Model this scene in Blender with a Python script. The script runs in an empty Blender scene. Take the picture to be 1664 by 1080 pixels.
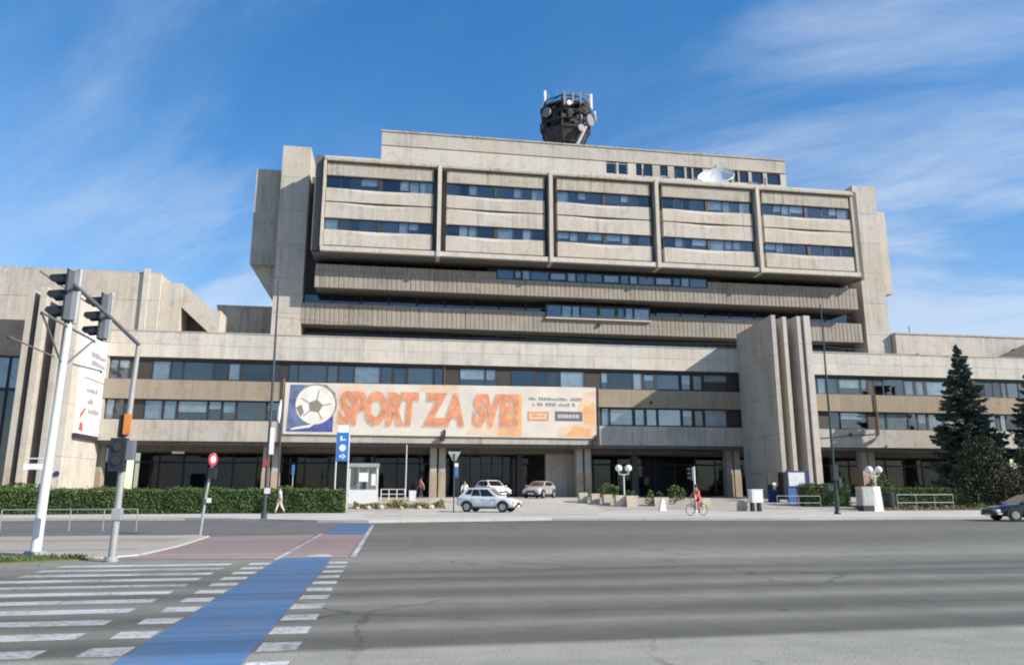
import bpy, math, random
import numpy as np
from mathutils import Vector, Matrix
R = math.radians
random.seed(7); rng = np.random.default_rng(7)
scene = bpy.context.scene
col = scene.collection

# ------------------------------------------------------------------ camera
cam_d = bpy.data.cameras.new('camera'); cam = bpy.data.objects.new('camera', cam_d); col.objects.link(cam)
cam_d.sensor_width = 36; cam_d.lens = 25.96; cam_d.clip_start = .1; cam_d.clip_end = 6000
cam.location = (0, 0, 1.65); cam.rotation_euler = (R(90 + 12.0), 0, R(-9.2))
scene.camera = cam

# ------------------------------------------------------------------ sky and sun
SUN_AZ, SUN_EL = 123.0, 31.0            # azimuth clockwise from +Y
world = bpy.data.worlds.new('World'); scene.world = world; world.use_nodes = True
wt = world.node_tree; wn = wt.nodes; wl = wt.links
for n in list(wn): wn.remove(n)
w_out = wn.new('ShaderNodeOutputWorld'); w_bg = wn.new('ShaderNodeBackground')
sky = wn.new('ShaderNodeTexSky'); sky.sky_type = 'NISHITA'; sky.sun_disc = False
sky.sun_elevation = R(SUN_EL); sky.sun_rotation = R(SUN_AZ)
sky.air_density = 1.15; sky.dust_density = .35; sky.ozone_density = 3.2; sky.altitude = 500
w_bg.inputs['Strength'].default_value = .108
hs = wn.new('ShaderNodeHueSaturation'); hs.inputs['Saturation'].default_value = 1.36; hs.inputs['Value'].default_value = 2.15
hs.inputs['Hue'].default_value = .511
tc = wn.new('ShaderNodeTexCoord'); sp = wn.new('ShaderNodeSeparateXYZ')
wl.new(tc.outputs['Generated'], sp.inputs[0])
def wmath(op, a, b=None, c=None):
    n = wn.new('ShaderNodeMath'); n.operation = op
    for i, v in enumerate((a, b, c)):
        if v is None: continue
        if isinstance(v, (int, float)): n.inputs[i].default_value = v
        else: wl.new(v, n.inputs[i])
    return n.outputs[0]
zz = wmath('ADD', wmath('MAXIMUM', sp.outputs[2], 0.0), .34)
px = wmath('DIVIDE', sp.outputs[0], zz); py = wmath('DIVIDE', sp.outputs[1], zz)
cb = wn.new('ShaderNodeCombineXYZ'); wl.new(px, cb.inputs[0]); wl.new(py, cb.inputs[1])
def cloud(scale, rot, stretch, detail, rough, dist, lo, hi, off):
    mr_ = wn.new('ShaderNodeMapping'); mr_.inputs['Rotation'].default_value = (0, 0, R(rot)); mp = wn.new('ShaderNodeMapping'); mp.inputs['Scale'].default_value = stretch
    mp.inputs['Location'].default_value = off
    nz = wn.new('ShaderNodeTexNoise'); nz.inputs['Scale'].default_value = scale; nz.inputs['Detail'].default_value = detail
    nz.inputs['Roughness'].default_value = rough; nz.inputs['Distortion'].default_value = dist
    mr = wn.new('ShaderNodeMapRange'); mr.interpolation_type = 'SMOOTHSTEP'
    mr.inputs['From Min'].default_value = lo; mr.inputs['From Max'].default_value = hi
    wl.new(cb.outputs[0], mr_.inputs[0]); wl.new(mr_.outputs[0], mp.inputs[0]); wl.new(mp.outputs[0], nz.inputs['Vector']); wl.new(nz.outputs[0], mr.inputs['Value'])
    return mr.outputs[0]
big = cloud(.50, 10, (1, 1, 1), 3, .5, .2, .38, .60, (4.1, 1.3, 0))
wisp = cloud(1.6, 40, (.55, 1.5, 1), 9, .60, .6, .42, .70, (.3, 2.2, 0))
low = cloud(2.6, 40, (.6, 1.5, 1), 9, .64, .7, .40, .78, (3.3, .2, 0))
haze_low = wmath('POWER', wmath('SUBTRACT', 1.0, wmath('MINIMUM', wmath('MAXIMUM', sp.outputs[2], 0.0), 1.0)), 3.5)
f1 = wmath('MULTIPLY', big, wisp)
f2 = wmath('MULTIPLY', wmath('MULTIPLY', low, haze_low), .85)
fac = wmath('MINIMUM', wmath('ADD', wmath('MULTIPLY', f1, .9), f2), .7)
mixc = wn.new('ShaderNodeMix'); mixc.data_type = 'RGBA'
wl.new(fac, mixc.inputs[0]); wl.new(sky.outputs[0], hs.inputs['Color']); gm = wn.new('ShaderNodeGamma'); gm.inputs['Gamma'].default_value = .78; wl.new(hs.outputs[0], gm.inputs['Color']); wl.new(gm.outputs[0], mixc.inputs[6])
mixc.inputs[7].default_value = (4.9, 5.7, 6.9, 1)
wl.new(mixc.outputs[2], w_bg.inputs['Color']); wl.new(w_bg.outputs[0], w_out.inputs[0])

sd = bpy.data.lights.new('sun', 'SUN'); sun = bpy.data.objects.new('sun', sd); col.objects.link(sun)
sd.energy = 5.0; sd.angle = R(.53); sd.color = (1.0, .93, .83)
to_sun = Vector((math.sin(R(SUN_AZ)) * math.cos(R(SUN_EL)), math.cos(R(SUN_AZ)) * math.cos(R(SUN_EL)), math.sin(R(SUN_EL))))
sun.rotation_euler = to_sun.to_track_quat('Z', 'Y').to_euler(); sun.location = (60, -40, 60)
vs = scene.view_settings
vs.view_transform = 'Standard'; vs.look = 'None'; vs.exposure = .33; vs.gamma = 1; vs.use_curve_mapping = False
scene.render.engine = 'CYCLES'
scene.cycles.filter_width = 2.0
scene.cycles.use_denoising = True

# ------------------------------------------------------------------ materials
MATS = {}
def nt(name):
    m = bpy.data.materials.new(name); m.use_nodes = True
    return m, m.node_tree.nodes, m.node_tree.links, m.node_tree.nodes['Principled BSDF']
def noise(N, L, vec, scale, detail=4, rough=.55, stretch=None):
    if stretch:
        mp = N.new('ShaderNodeMapping'); mp.inputs['Scale'].default_value = stretch; L.new(vec, mp.inputs[0]); vec = mp.outputs[0]
    n = N.new('ShaderNodeTexNoise'); n.inputs['Scale'].default_value = scale; n.inputs['Detail'].default_value = detail
    n.inputs['Roughness'].default_value = rough; L.new(vec, n.inputs['Vector'])
    return n.outputs[0]
def ramp(N, L, val, stops):
    r = N.new('ShaderNodeValToRGB'); e = r.color_ramp.elements
    while len(e) < len(stops): e.new(.5)
    for el, (p, c) in zip(e, stops):
        el.position = p; el.color = (*c, 1) if len(c) == 3 else c
    L.new(val, r.inputs[0]); return r.outputs[0]
def mixcol(N, L, a, b, fac, mode='MIX'):
    m = N.new('ShaderNodeMix'); m.data_type = 'RGBA'; m.blend_type = mode
    for s, v in ((0, fac), (6, a), (7, b)):
        if isinstance(v, (int, float)): m.inputs[s].default_value = v
        elif isinstance(v, tuple): m.inputs[s].default_value = (*v, 1) if len(v) == 3 else v
        else: L.new(v, m.inputs[s])
    return m.outputs[2]
def mathn(N, L, op, a, b=None):
    m = N.new('ShaderNodeMath'); m.operation = op
    for i, v in enumerate((a, b)):
        if v is None: continue
        if isinstance(v, (int, float)): m.inputs[i].default_value = v
        else: L.new(v, m.inputs[i])
    return m.outputs[0]
def bump(N, L, B, h, strength, dist):
    b = N.new('ShaderNodeBump'); b.inputs['Strength'].default_value = strength; b.inputs['Distance'].default_value = dist
    L.new(h, b.inputs['Height']); L.new(b.outputs[0], B.inputs['Normal'])
def plain(name, c, rough=.6, metal=0, spec=.5, var=.12, scale=3.0, emit=None):
    m, N, L, B = nt(name)
    g = N.new('ShaderNodeNewGeometry')
    n = noise(N, L, g.outputs['Position'], scale, 5)
    lo = tuple(max(0, x * (1 - var)) for x in c); hi = tuple(min(1, x * (1 + var)) for x in c)
    L.new(ramp(N, L, n, [(.3, lo), (.7, hi)]), B.inputs['Base Color'])
    B.inputs['Roughness'].default_value = rough; B.inputs['Metallic'].default_value = metal; B.inputs['Specular IOR Level'].default_value = spec
    MATS[name] = m; return m
def concrete(name, c, streak=.35, blotch=.09, warm=(1.04, .99, .90), sscale=1.1):
    m, N, L, B = nt(name)
    g = N.new('ShaderNodeNewGeometry'); P = g.outputs['Position']
    big = noise(N, L, P, .22, 5, .6)
    fine = noise(N, L, P, 5.5, 8, .65)
    st = noise(N, L, P, sscale, 6, .6, (2.2, 2.2, .10))
    pi = g.outputs['Random Per Island']
    oi = N.new('ShaderNodeObjectInfo')
    a = mixcol(N, L, c, tuple(x * w * .93 for x, w in zip(c, warm)), ramp(N, L, big, [(.35, (0, 0, 0)), (.65, (1, 1, 1))]))
    a = mixcol(N, L, a, ramp(N, L, fine, [(.25, (1 - blotch * 1.6,) * 3), (.6, (1.04,) * 3)]), 1.0, 'MULTIPLY')
    pt = ramp(N, L, noise(N, L, P, .33, 4, .6), [(.38, (.1, .1, .1)), (.66, (1, 1, 1))])
    a = mixcol(N, L, a, ramp(N, L, st, [(.34, (1 - streak, 1 - streak, 1 - streak * .95)), (.56, (1.02, 1.02, 1.02))]), pt, 'MULTIPLY')
    sm = noise(N, L, P, .9, 6, .7)
    a = mixcol(N, L, a, ramp(N, L, sm, [(.30, (.80, .80, .80)), (.48, (1.0, 1.0, 1.0))]), 1.0, 'MULTIPLY')
    a = mixcol(N, L, a, ramp(N, L, oi.outputs['Random'], [(0, (.93, .93, .94)), (1, (1.05, 1.03, 1.0))]), 1.0, 'MULTIPLY')
    L.new(a, B.inputs['Base Color']); B.inputs['Roughness'].default_value = .9; B.inputs['Specular IOR Level'].default_value = .2
    bump(N, L, B, fine, .2, .02)
    MATS[name] = m; return m
concrete('concrete', (.525, .49, .44), .3)
concrete('concrete_tan', (.345, .29, .225), .22)
concrete('concrete_grey', (.46, .435, .395), .34)
concrete('concrete_stain', (.49, .45, .385), .55, .14, sscale=1.6)
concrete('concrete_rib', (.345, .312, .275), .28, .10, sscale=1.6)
concrete('concrete_pale', (.58, .55, .50), .25)
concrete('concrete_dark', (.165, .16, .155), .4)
plain('antenna_pale', (.52, .52, .51), .5)
concrete('stone_tan', (.42, .345, .275), .2)
concrete('stone_light', (.56, .50, .42), .2)
plain('dark_frame', (.028, .028, .032), .5)
plain('dark_brown', (.045, .036, .032), .6)
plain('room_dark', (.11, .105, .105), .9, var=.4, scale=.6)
plain('blind', (.80, .82, .78), .8, var=.2, scale=1.5)
plain('blind_blue', (.56, .61, .63), .8, var=.25, scale=1.5)
plain('curtain_dark', (.10, .09, .10), .9, var=.3)
plain('white_paint', (.78, .78, .77), .4, var=.05)
plain('white_metal', (.66, .66, .65), .35, var=.06)
plain('galvanised', (.40, .41, .40), .45, .35, var=.15)
plain('pole_grey', (.34, .35, .34), .5, .2, var=.12)
plain('pole_dark', (.05, .06, .065), .45)
plain('pole_green', (.02, .05, .052), .4)
plain('signal_black', (.022, .022, .03), .45)
plain('signal_grey', (.15, .16, .18), .45)
plain('lens_off', (.03, .03, .035), .2)
plain('orange', (.66, .22, .05), .5)
plain('orange_banner', (.72, .38, .18), .7, var=.1, scale=1)
plain('orange_pale', (.70, .50, .35), .7, var=.12, scale=.8)
plain('letter_red', (.66, .27, .14), .7, var=.25, scale=1.5)
plain('letter_shadow', (.54, .42, .32), .7, var=.15)
plain('banner_white', (.64, .575, .49), .7, var=.12, scale=.35)
plain('ball_blue', (.125, .165, .28), .7, var=.45, scale=.8)
plain('ball_deep', (.075, .09, .28), .7, var=.3)
plain('ball_white', (.72, .70, .63), .7, var=.18, scale=.9)
plain('ball_seam', (.25, .215, .16), .7)
plain('print_grey', (.25, .25, .25), .7)
plain('print_dark', (.12, .13, .15), .7)
plain('sign_blue', (.03, .17, .52), .5)
plain('blue_panel', (.06, .14, .34), .5, var=.15)
plain('blue_dark', (.02, .04, .12), .5)
plain('red', (.42, .04, .045), .5)
plain('red_light', (.62, .10, .08), .6)
plain('antenna_dark', (.05, .042, .044), .7, var=.5, scale=2)
plain('antenna_grey', (.22, .21, .22), .6, var=.3)
plain('rust', (.20, .10, .06), .8, var=.3)
plain('rubber_grey', (.10, .098, .095), .6, .3, var=.3, scale=30)
plain('rubber', (.016, .016, .017), .8)
plain('rim', (.42, .42, .43), .35, .6)
plain('plastic_dark', (.025, .025, .027), .5)
plain('headlight', (.75, .77, .8), .12)
plain('taillight', (.45, .02, .02), .25)
plain('skin', (.48, .30, .22), .6, var=.05)
plain('hair', (.035, .025, .02), .7)
plain('cloth_beige', (.60, .55, .46), .8)
plain('cloth_pink', (.66, .22, .20), .8)
plain('cloth_red', (.72, .10, .07), .8)
plain('cloth_dark', (.035, .037, .05), .8)
plain('cloth_white', (.7, .7, .7), .8)
plain('bark', (.07, .05, .035), .9, var=.3, scale=8)
plain('soil', (.16, .13, .09), .95, var=.3)
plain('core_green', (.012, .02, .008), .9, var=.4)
plain('globe', (.85, .85, .83), .25, var=.02)
plain('brick_pink', (.40, .25, .20), .9, var=.2, scale=6)
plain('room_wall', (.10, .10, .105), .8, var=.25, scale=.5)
def paint(name, c, rough=.28, coat=.6, metal=0.0):
    m, N, L, B = nt(name); B.inputs['Base Color'].default_value = (*c, 1); B.inputs['Roughness'].default_value = rough
    B.inputs['Coat Weight'].default_value = coat; B.inputs['Coat Roughness'].default_value = .06; B.inputs['Metallic'].default_value = metal
    g = N.new('ShaderNodeNewGeometry'); n = noise(N, L, g.outputs['Position'], 3, 5)
    L.new(ramp(N, L, n, [(.3, tuple(x * .9 for x in c)), (.7, c)]), B.inputs['Base Color'])
    MATS[name] = m; return m
paint('car_white', (.74, .75, .77)); paint('car_silver', (.50, .48, .44), .3, .5, .25); paint('car_black', (.012, .015, .022), .2, .8)
paint('car_glass', (.012, .014, .017), .06, .3)
def glass(name, tint, refl, rc=(.80, .88, 1.0), fr=.7):
    m, N, L, B = nt(name); N.remove(B)
    out = N['Material Output']
    t = N.new('ShaderNodeBsdfTransparent'); t.inputs[0].default_value = (*tint, 1)
    g = N.new('ShaderNodeBsdfGlossy'); g.inputs['Color'].default_value = (*rc, 1); g.inputs['Roughness'].default_value = .03
    lw = N.new('ShaderNodeLayerWeight'); lw.inputs['Blend'].default_value = .25
    f = mathn(N, L, 'MINIMUM', mathn(N, L, 'ADD', mathn(N, L, 'MULTIPLY', lw.outputs['Fresnel'], fr), refl), .9)
    mx = N.new('ShaderNodeMixShader'); L.new(f, mx.inputs[0]); L.new(t.outputs[0], mx.inputs[1]); L.new(g.outputs[0], mx.inputs[2])
    L.new(mx.outputs[0], out.inputs[0]); MATS[name] = m; return m
glass('glass', (.84, .87, .88), .09, (.86, .9, .96), .6); glass('glass_dark', (.40, .43, .46), .09, (.86, .9, .96)); glass('glass_shop', (.70, .71, .73), .025, (.6, .65, .75), .35)
def leafmat(name, c, v=.5, trans=.25):
    m, N, L, B = nt(name)
    g = N.new('ShaderNodeNewGeometry')
    a = ramp(N, L, g.outputs['Random Per Island'], [(0, tuple(x * (1 - v) for x in c)), (.6, c), (1, tuple(min(1, x * (1 + v)) for x in c))])
    n = noise(N, L, g.outputs['Position'], 1.3, 3)
    a = mixcol(N, L, a, ramp(N, L, n, [(.35, (.65, .65, .65)), (.65, (1.15, 1.15, 1.1))]), 1.0, 'MULTIPLY')
    L.new(a, B.inputs['Base Color']); B.inputs['Roughness'].default_value = .65; B.inputs['Specular IOR Level'].default_value = .25
    MATS[name] = m; return m
leafmat('hedge_leaf', (.095, .155, .045)); leafmat('spruce_leaf', (.098, .122, .105), .5); leafmat('yew_leaf', (.060, .066, .036), .3)
leafmat('shrub_leaf', (.085, .13, .035)); leafmat('dry_leaf', (.26, .23, .10), .5); leafmat('grass_leaf', (.11, .14, .04), .5)

ROAD_SHADE = [(-2.0, 1.5), (6.0, 1.7), (8.30, 1.85), (8.44, 1.9), (8.53, .72), (9.0, .66), (9.3, .82), (9.75, 1.36), (10.1, .90), (10.6, .68), (11.1, .84), (11.8, 1.36), (12.3, .96),
        (12.8, .66), (13.1, .82), (13.6, 1.28), (14.2, .88), (14.7, .66), (15.2, 1.0), (16.0, .72), (16.6, 1.05), (17.5, 1.10), (18.6, 1.46), (20.0, 1.30), (21.5, 1.06), (23.5, .86), (26.5, .84), (30, 1.0), (34, .84), (40, .76), (60, .8)]  # tone by Y: bands of sun and shade painted into the road
def shade_bands(N, L, P):
    """bands of shade and sunlight painted into the surface colour along the road (it runs along X)"""
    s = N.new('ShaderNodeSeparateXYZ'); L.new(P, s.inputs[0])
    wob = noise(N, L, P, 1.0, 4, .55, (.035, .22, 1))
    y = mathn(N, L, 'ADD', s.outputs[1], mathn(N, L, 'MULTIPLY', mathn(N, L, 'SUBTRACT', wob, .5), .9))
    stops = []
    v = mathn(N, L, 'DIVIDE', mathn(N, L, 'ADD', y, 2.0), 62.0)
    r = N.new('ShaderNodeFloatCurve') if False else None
    stops = [((a + 2.0) / 62.0, (b * .5,) * 3) for a, b in ROAD_SHADE]
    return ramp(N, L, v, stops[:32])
def asphalt(name, c, banded=True):
    m, N, L, B = nt(name)
    g = N.new('ShaderNodeNewGeometry'); P = g.outputs['Position']
    fine = noise(N, L, P, 38, 3, .7); med = noise(N, L, P, 1.4, 6, .62); big = noise(N, L, P, .16, 4, .55)
    lng = noise(N, L, P, 1.0, 7, .62, (.12, 2.2, 1))
    a = mixcol(N, L, c, tuple(x * 1.16 for x in c), ramp(N, L, big, [(.35, (0, 0, 0)), (.65, (1, 1, 1))]))
    a = mixcol(N, L, a, ramp(N, L, med, [(.3, (.87, .87, .88)), (.7, (1.1, 1.1, 1.08))]), 1.0, 'MULTIPLY')
    a = mixcol(N, L, a, ramp(N, L, lng, [(.3, (.88, .88, .88)), (.7, (1.08, 1.08, 1.07))]), 1.0, 'MULTIPLY')
    a = mixcol(N, L, a, ramp(N, L, fine, [(.3, (.62, .62, .62)), (.7, (1.36, 1.35, 1.32))]), 1.0, 'MULTIPLY')
    vo = N.new('ShaderNodeTexVoronoi'); vo.feature = 'DISTANCE_TO_EDGE'; vo.inputs['Scale'].default_value = .42
    wp = N.new('ShaderNodeMix'); wp.data_type = 'VECTOR'; wp.inputs[0].default_value = .35
    nn = N.new('ShaderNodeTexNoise'); nn.inputs['Scale'].default_value = 1.6; nn.inputs['Detail'].default_value = 6; L.new(P, nn.inputs['Vector'])
    L.new(P, wp.inputs[4]); L.new(nn.outputs['Color'], wp.inputs[5]); L.new(wp.outputs[1], vo.inputs['Vector'])
    crack = mixcol(N, L, ramp(N, L, vo.outputs['Distance'], [(.004, (.5, .5, .5)), (.012, (1, 1, 1))]), (1, 1, 1), ramp(N, L, big, [(.46, (1, 1, 1)), (.56, (.25, .25, .25))]))
    a = mixcol(N, L, a, crack, 1.0, 'MULTIPLY')
    spot = noise(N, L, P, 2.3, 3, .5); a = mixcol(N, L, a, ramp(N, L, spot, [(.24, (.62, .62, .62)), (.31, (1, 1, 1))]), 1.0, 'MULTIPLY')
    if banded:
        w = shade_bands(N, L, P)
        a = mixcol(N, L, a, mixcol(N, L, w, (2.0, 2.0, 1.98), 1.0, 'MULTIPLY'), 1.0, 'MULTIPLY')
    L.new(a, B.inputs['Base Color']); B.inputs['Roughness'].default_value = .88; B.inputs['Specular IOR Level'].default_value = .3
    bump(N, L, B, fine, .5, .012)
    MATS[name] = m; return m
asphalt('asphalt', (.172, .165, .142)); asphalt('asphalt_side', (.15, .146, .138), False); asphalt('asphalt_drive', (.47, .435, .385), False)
asphalt('asphalt_old', (.155, .148, .136), False)
def roadpaint(name, c, wear=.5, base=(.14, .135, .125), band_mix=.5):
    m, N, L, B = nt(name)
    g = N.new('ShaderNodeNewGeometry'); P = g.outputs['Position']
    n = noise(N, L, P, 11, 8, .75); f = noise(N, L, P, 40, 3, .7); bg = noise(N, L, P, .8, 4, .6); lng = noise(N, L, P, 1.0, 7, .65, (.10, 2.6, 1))
    w = shade_bands(N, L, P)  # the same painted shade bands run over the lane paint
    k = mixcol(N, L, n, bg, .4)
    a = mixcol(N, L, c, base, ramp(N, L, k, [(.47, (0, 0, 0)), (.47 + .12, (wear, wear, wear))]))
    a = mixcol(N, L, a, mixcol(N, L, w, (2.0, 2.0, 1.98), 1.0, 'MULTIPLY'), band_mix, 'MULTIPLY')
    a = mixcol(N, L, a, ramp(N, L, f, [(.3, (.78, .78, .78)), (.7, (1.16, 1.16, 1.16))]), 1.0, 'MULTIPLY')
    a = mixcol(N, L, a, ramp(N, L, lng, [(.32, (.72, .72, .72)), (.62, (1.08, 1.08, 1.08))]), 1.0, 'MULTIPLY')
    L.new(a, B.inputs['Base Color']); B.inputs['Roughness'].default_value = .8
    bump(N, L, B, f, .3, .008)
    MATS[name] = m; return m
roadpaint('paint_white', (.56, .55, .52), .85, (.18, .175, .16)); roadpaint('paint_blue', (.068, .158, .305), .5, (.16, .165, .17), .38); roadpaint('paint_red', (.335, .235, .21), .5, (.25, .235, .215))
def paving(name, c, sx=1.2, var=.1):
    m, N, L, B = nt(name)
    g = N.new('ShaderNodeNewGeometry'); P = g.outputs['Position']
    big = noise(N, L, P, .25, 5, .6); f = noise(N, L, P, 9, 6, .65)
    a = mixcol(N, L, c, tuple(x * y for x, y in zip(c, (.82, .80, .76))), ramp(N, L, big, [(.35, (0, 0, 0)), (.7, (1, 1, 1))]))
    a = mixcol(N, L, a, ramp(N, L, f, [(.3, (.86,) * 3), (.7, (1.08,) * 3)]), 1.0, 'MULTIPLY')
    L.new(a, B.inputs['Base Color']); B.inputs['Roughness'].default_value = .9; B.inputs['Specular IOR Level'].default_value = .25
    bump(N, L, B, f, .4, .02); MATS[name] = m; return m
paving('pavement', (.60, .56, .50)); paving('plaza', (.45, .41, .355)); paving('island', (.44, .405, .355)); paving('earth', (.15, .155, .145)); paving('kerbstone', (.56, .53, .475))
paving('verge', (.17, .17, .075))

# ------------------------------------------------------------------ mesh helpers
class MB:
    def __init__(s): s.v = []; s.f = []
    def add(s, vs, fs):
        b = len(s.v); s.v += [tuple(p) for p in vs]; s.f += [tuple(i + b for i in f) for f in fs]; return s
    def box(s, x0, x1, y0, y1, z0, z1):
        return s.add([(x0, y0, z0), (x1, y0, z0), (x1, y1, z0), (x0, y1, z0), (x0, y0, z1), (x1, y0, z1), (x1, y1, z1), (x0, y1, z1)],
                     [(0, 3, 2, 1), (4, 5, 6, 7), (0, 1, 5, 4), (1, 2, 6, 5), (2, 3, 7, 6), (3, 0, 4, 7)])
    def prism(s, poly, z0, z1):          # poly ccw in xy
        n = len(poly)
        return s.add([(x, y, z0) for x, y in poly] + [(x, y, z1) for x, y in poly],
                     [tuple(range(n - 1, -1, -1)), tuple(range(n, 2 * n))] + [(i, (i + 1) % n, (i + 1) % n + n, i + n) for i in range(n)])
    def prism_y(s, poly, y0, y1):        # poly ccw in xz seen from the front (-y)
        n = len(poly)
        return s.add([(x, y0, z) for x, z in poly] + [(x, y1, z) for x, z in poly],
                     [tuple(range(n)), tuple(range(2 * n - 1, n - 1, -1))] + [((i + 1) % n, i, i + n, (i + 1) % n + n) for i in range(n)])
    def prism_x(s, poly, x0, x1):        # poly in yz
        n = len(poly)
        return s.add([(x0, y, z) for y, z in poly] + [(x1, y, z) for y, z in poly],
                     [tuple(range(n - 1, -1, -1)), tuple(range(n, 2 * n))] + [(i, (i + 1) % n, (i + 1) % n + n, i + n) for i in range(n)])
    def tube(s, pts, r, n=8, cap=True):
        pts = [Vector(p) for p in pts]; rs = r if isinstance(r, (list, tuple)) else [r] * len(pts)
        b = len(s.v); prev = None
        for i, p in enumerate(pts):
            d = (pts[min(i + 1, len(pts) - 1)] - pts[max(i - 1, 0)])
            d.normalize()
            if prev is None:
                u = d.orthogonal().normalized()
            else:
                u = (prev - d * prev.dot(d)).normalized()
            prev = u; w = d.cross(u)
            for k in range(n):
                a = 2 * math.pi * k / n
                s.v.append(tuple(p + (u * math.cos(a) + w * math.sin(a)) * rs[i]))
        for i in range(len(pts) - 1):
            for k in range(n):
                s.f.append((b + i * n + k, b + i * n + (k + 1) % n, b + (i + 1) * n + (k + 1) % n, b + (i + 1) * n + k))
        if cap:
            s.f.append(tuple(b + k for k in range(n - 1, -1, -1))); e = b + (len(pts) - 1) * n
            s.f.append(tuple(e + k for k in range(n)))
        return s
    def lathe(s, prof, n=14, c=(0, 0, 0), axis='z'):
        b = len(s.v)
        for r, h in prof:
            for k in range(n):
                a = 2 * math.pi * k / n; x, y = r * math.cos(a), r * math.sin(a)
                q = (x, y, h) if axis == 'z' else ((h, x, y) if axis == 'x' else (y, h, x))
                s.v.append((q[0] + c[0], q[1] + c[1], q[2] + c[2]))
        for i in range(len(prof) - 1):
            for k in range(n):
                s.f.append((b + i * n + k, b + i * n + (k + 1) % n, b + (i + 1) * n + (k + 1) % n, b + (i + 1) * n + k))
        s.f.append(tuple(b + k for k in range(n - 1, -1, -1))); e = b + (len(prof) - 1) * n
        s.f.append(tuple(e + k for k in range(n)))
        return s
    def sphere(s, c, r, n=14, m=8, sz=1.0):
        pr = [(max(1e-3, r * math.sin(math.pi * i / m)), -r * sz * math.cos(math.pi * i / m)) for i in range(m + 1)]
        return s.lathe(pr, n, c)
    def quad(s, a, b, c, d): return s.add([a, b, c, d], [(0, 1, 2, 3)])
    def mesh(s, name, mat, smooth=False, off=(0, 0, 0)):
        me = bpy.data.meshes.new(name)
        me.from_pydata([(x - off[0], y - off[1], z - off[2]) for x, y, z in s.v], [], s.f); me.update()
        if mat: me.materials.append(MATS[mat])
        if smooth:
            me.shade_smooth()
            try: me.set_sharp_from_angle(angle=R(38))
            except Exception: pass
        return me
    def build(s, name, mat, parent=None, world=False, smooth=False, kind=None):
        off = tuple(parent_loc(parent)) if (world and parent) else (0, 0, 0)
        return link(name, s.mesh(name, mat, smooth, off), parent, kind)
def parent_loc(p):
    l = Vector((0, 0, 0))
    while p: l = l + p.location; p = p.parent
    return l
def link(name, me, parent=None, kind=None, loc=None):
    o = bpy.data.objects.new(name, me); col.objects.link(o)
    if parent: o.parent = parent
    if kind: o['kind'] = kind
    if loc is not None: o.location = loc
    return o
def thing(name, label, cat, loc=(0, 0, 0), rz=0, group=None):
    o = bpy.data.objects.new(name, None); col.objects.link(o); o.empty_display_size = .3
    o.location = loc; o.rotation_euler = (0, 0, R(rz)); o['label'] = label; o['category'] = cat
    if group: o['group'] = group
    return o
def tag(o, label, cat, group=None):
    o['label'] = label; o['category'] = cat
    if group: o['group'] = group
    return o
def kids(o): return [c for c in bpy.data.objects if c.parent == o]
def copy_tree(o, loc, rz=None, label=None):
    def rec(a, par):
        c = a.copy(); col.objects.link(c)
        if par: c.parent = par
        for ch in KID.get(a.name, ()): rec(ch, c)
        return c
    KID = {}
    for ob in bpy.data.objects:
        if ob.parent: KID.setdefault(ob.parent.name, []).append(ob)
    c = rec(o, None); c.location = loc
    if rz is not None: c.rotation_euler = (0, 0, R(rz))
    if label: c['label'] = label
    return c
def ground_z(y): return .12 if y < 55 else (.12 + .78 * (y - 55) / 11 if y < 66 else .90)

# ------------------------------------------------------------------ ground, road, pavements
def flat(name, poly, z, mat, parent=None, kind='structure'):
    o = MB().add([(x, y, z) for x, y in poly], [tuple(range(len(poly)))]).build(name, mat, parent)
    if kind: o['kind'] = kind
    return o
flat('ground', [(-3000, -3000), (3000, -3000), (3000, 3000), (-3000, 3000)], -.06, 'earth')
road = flat('road', [(-160, -60), (160, -60), (160, 47), (-160, 47)], 0.0, 'asphalt')
flat('side_road', [(-120, 29.6), (-2.62, 29.6), (-1.9, 42.0), (-120, 48)], .004, 'asphalt_side')
kerb_line = [(-110, 52), (-60, 49.5), (-21, 45.8), (-11, 44.0), (-6.8, 41.9), (-3.6, 40.0), (-1.0, 39.2), (2.2, 39.9), (8.9, 41.0), (15.6, 40.0), (22.4, 39.0), (29.5, 38.9), (34, 38.6), (60, 38), (110, 37.5)]
def sheet(name, line, rows, mat, dz=0.0, front=None):
    """ground sheet that starts at a kerb line and follows the rise of the forecourt"""
    m = MB(); n = len(line)
    for k, ry in enumerate(rows):
        for x, y in line:
            yy = y if ry is None else max(ry, y + .01 * k); m.v.append((x, yy, ground_z(yy) + dz))
    for k in range(len(rows) - 1):
        for i in range(n - 1):
            a = k * n + i; m.f.append((a, a + 1, a + n + 1, a + n))
    return m.build(name, mat, None, kind='structure')
inner = [(x, y + .18) for x, y in kerb_line]
sheet('pavement', inner, [None, 48.5, 55.0], 'pavement')
sheet('forecourt', [(x, 55.0) for x in (-110, -40, -20, 0, 20, 40, 60, 110)], [None, 58, 62, 66, 130], 'plaza')
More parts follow.
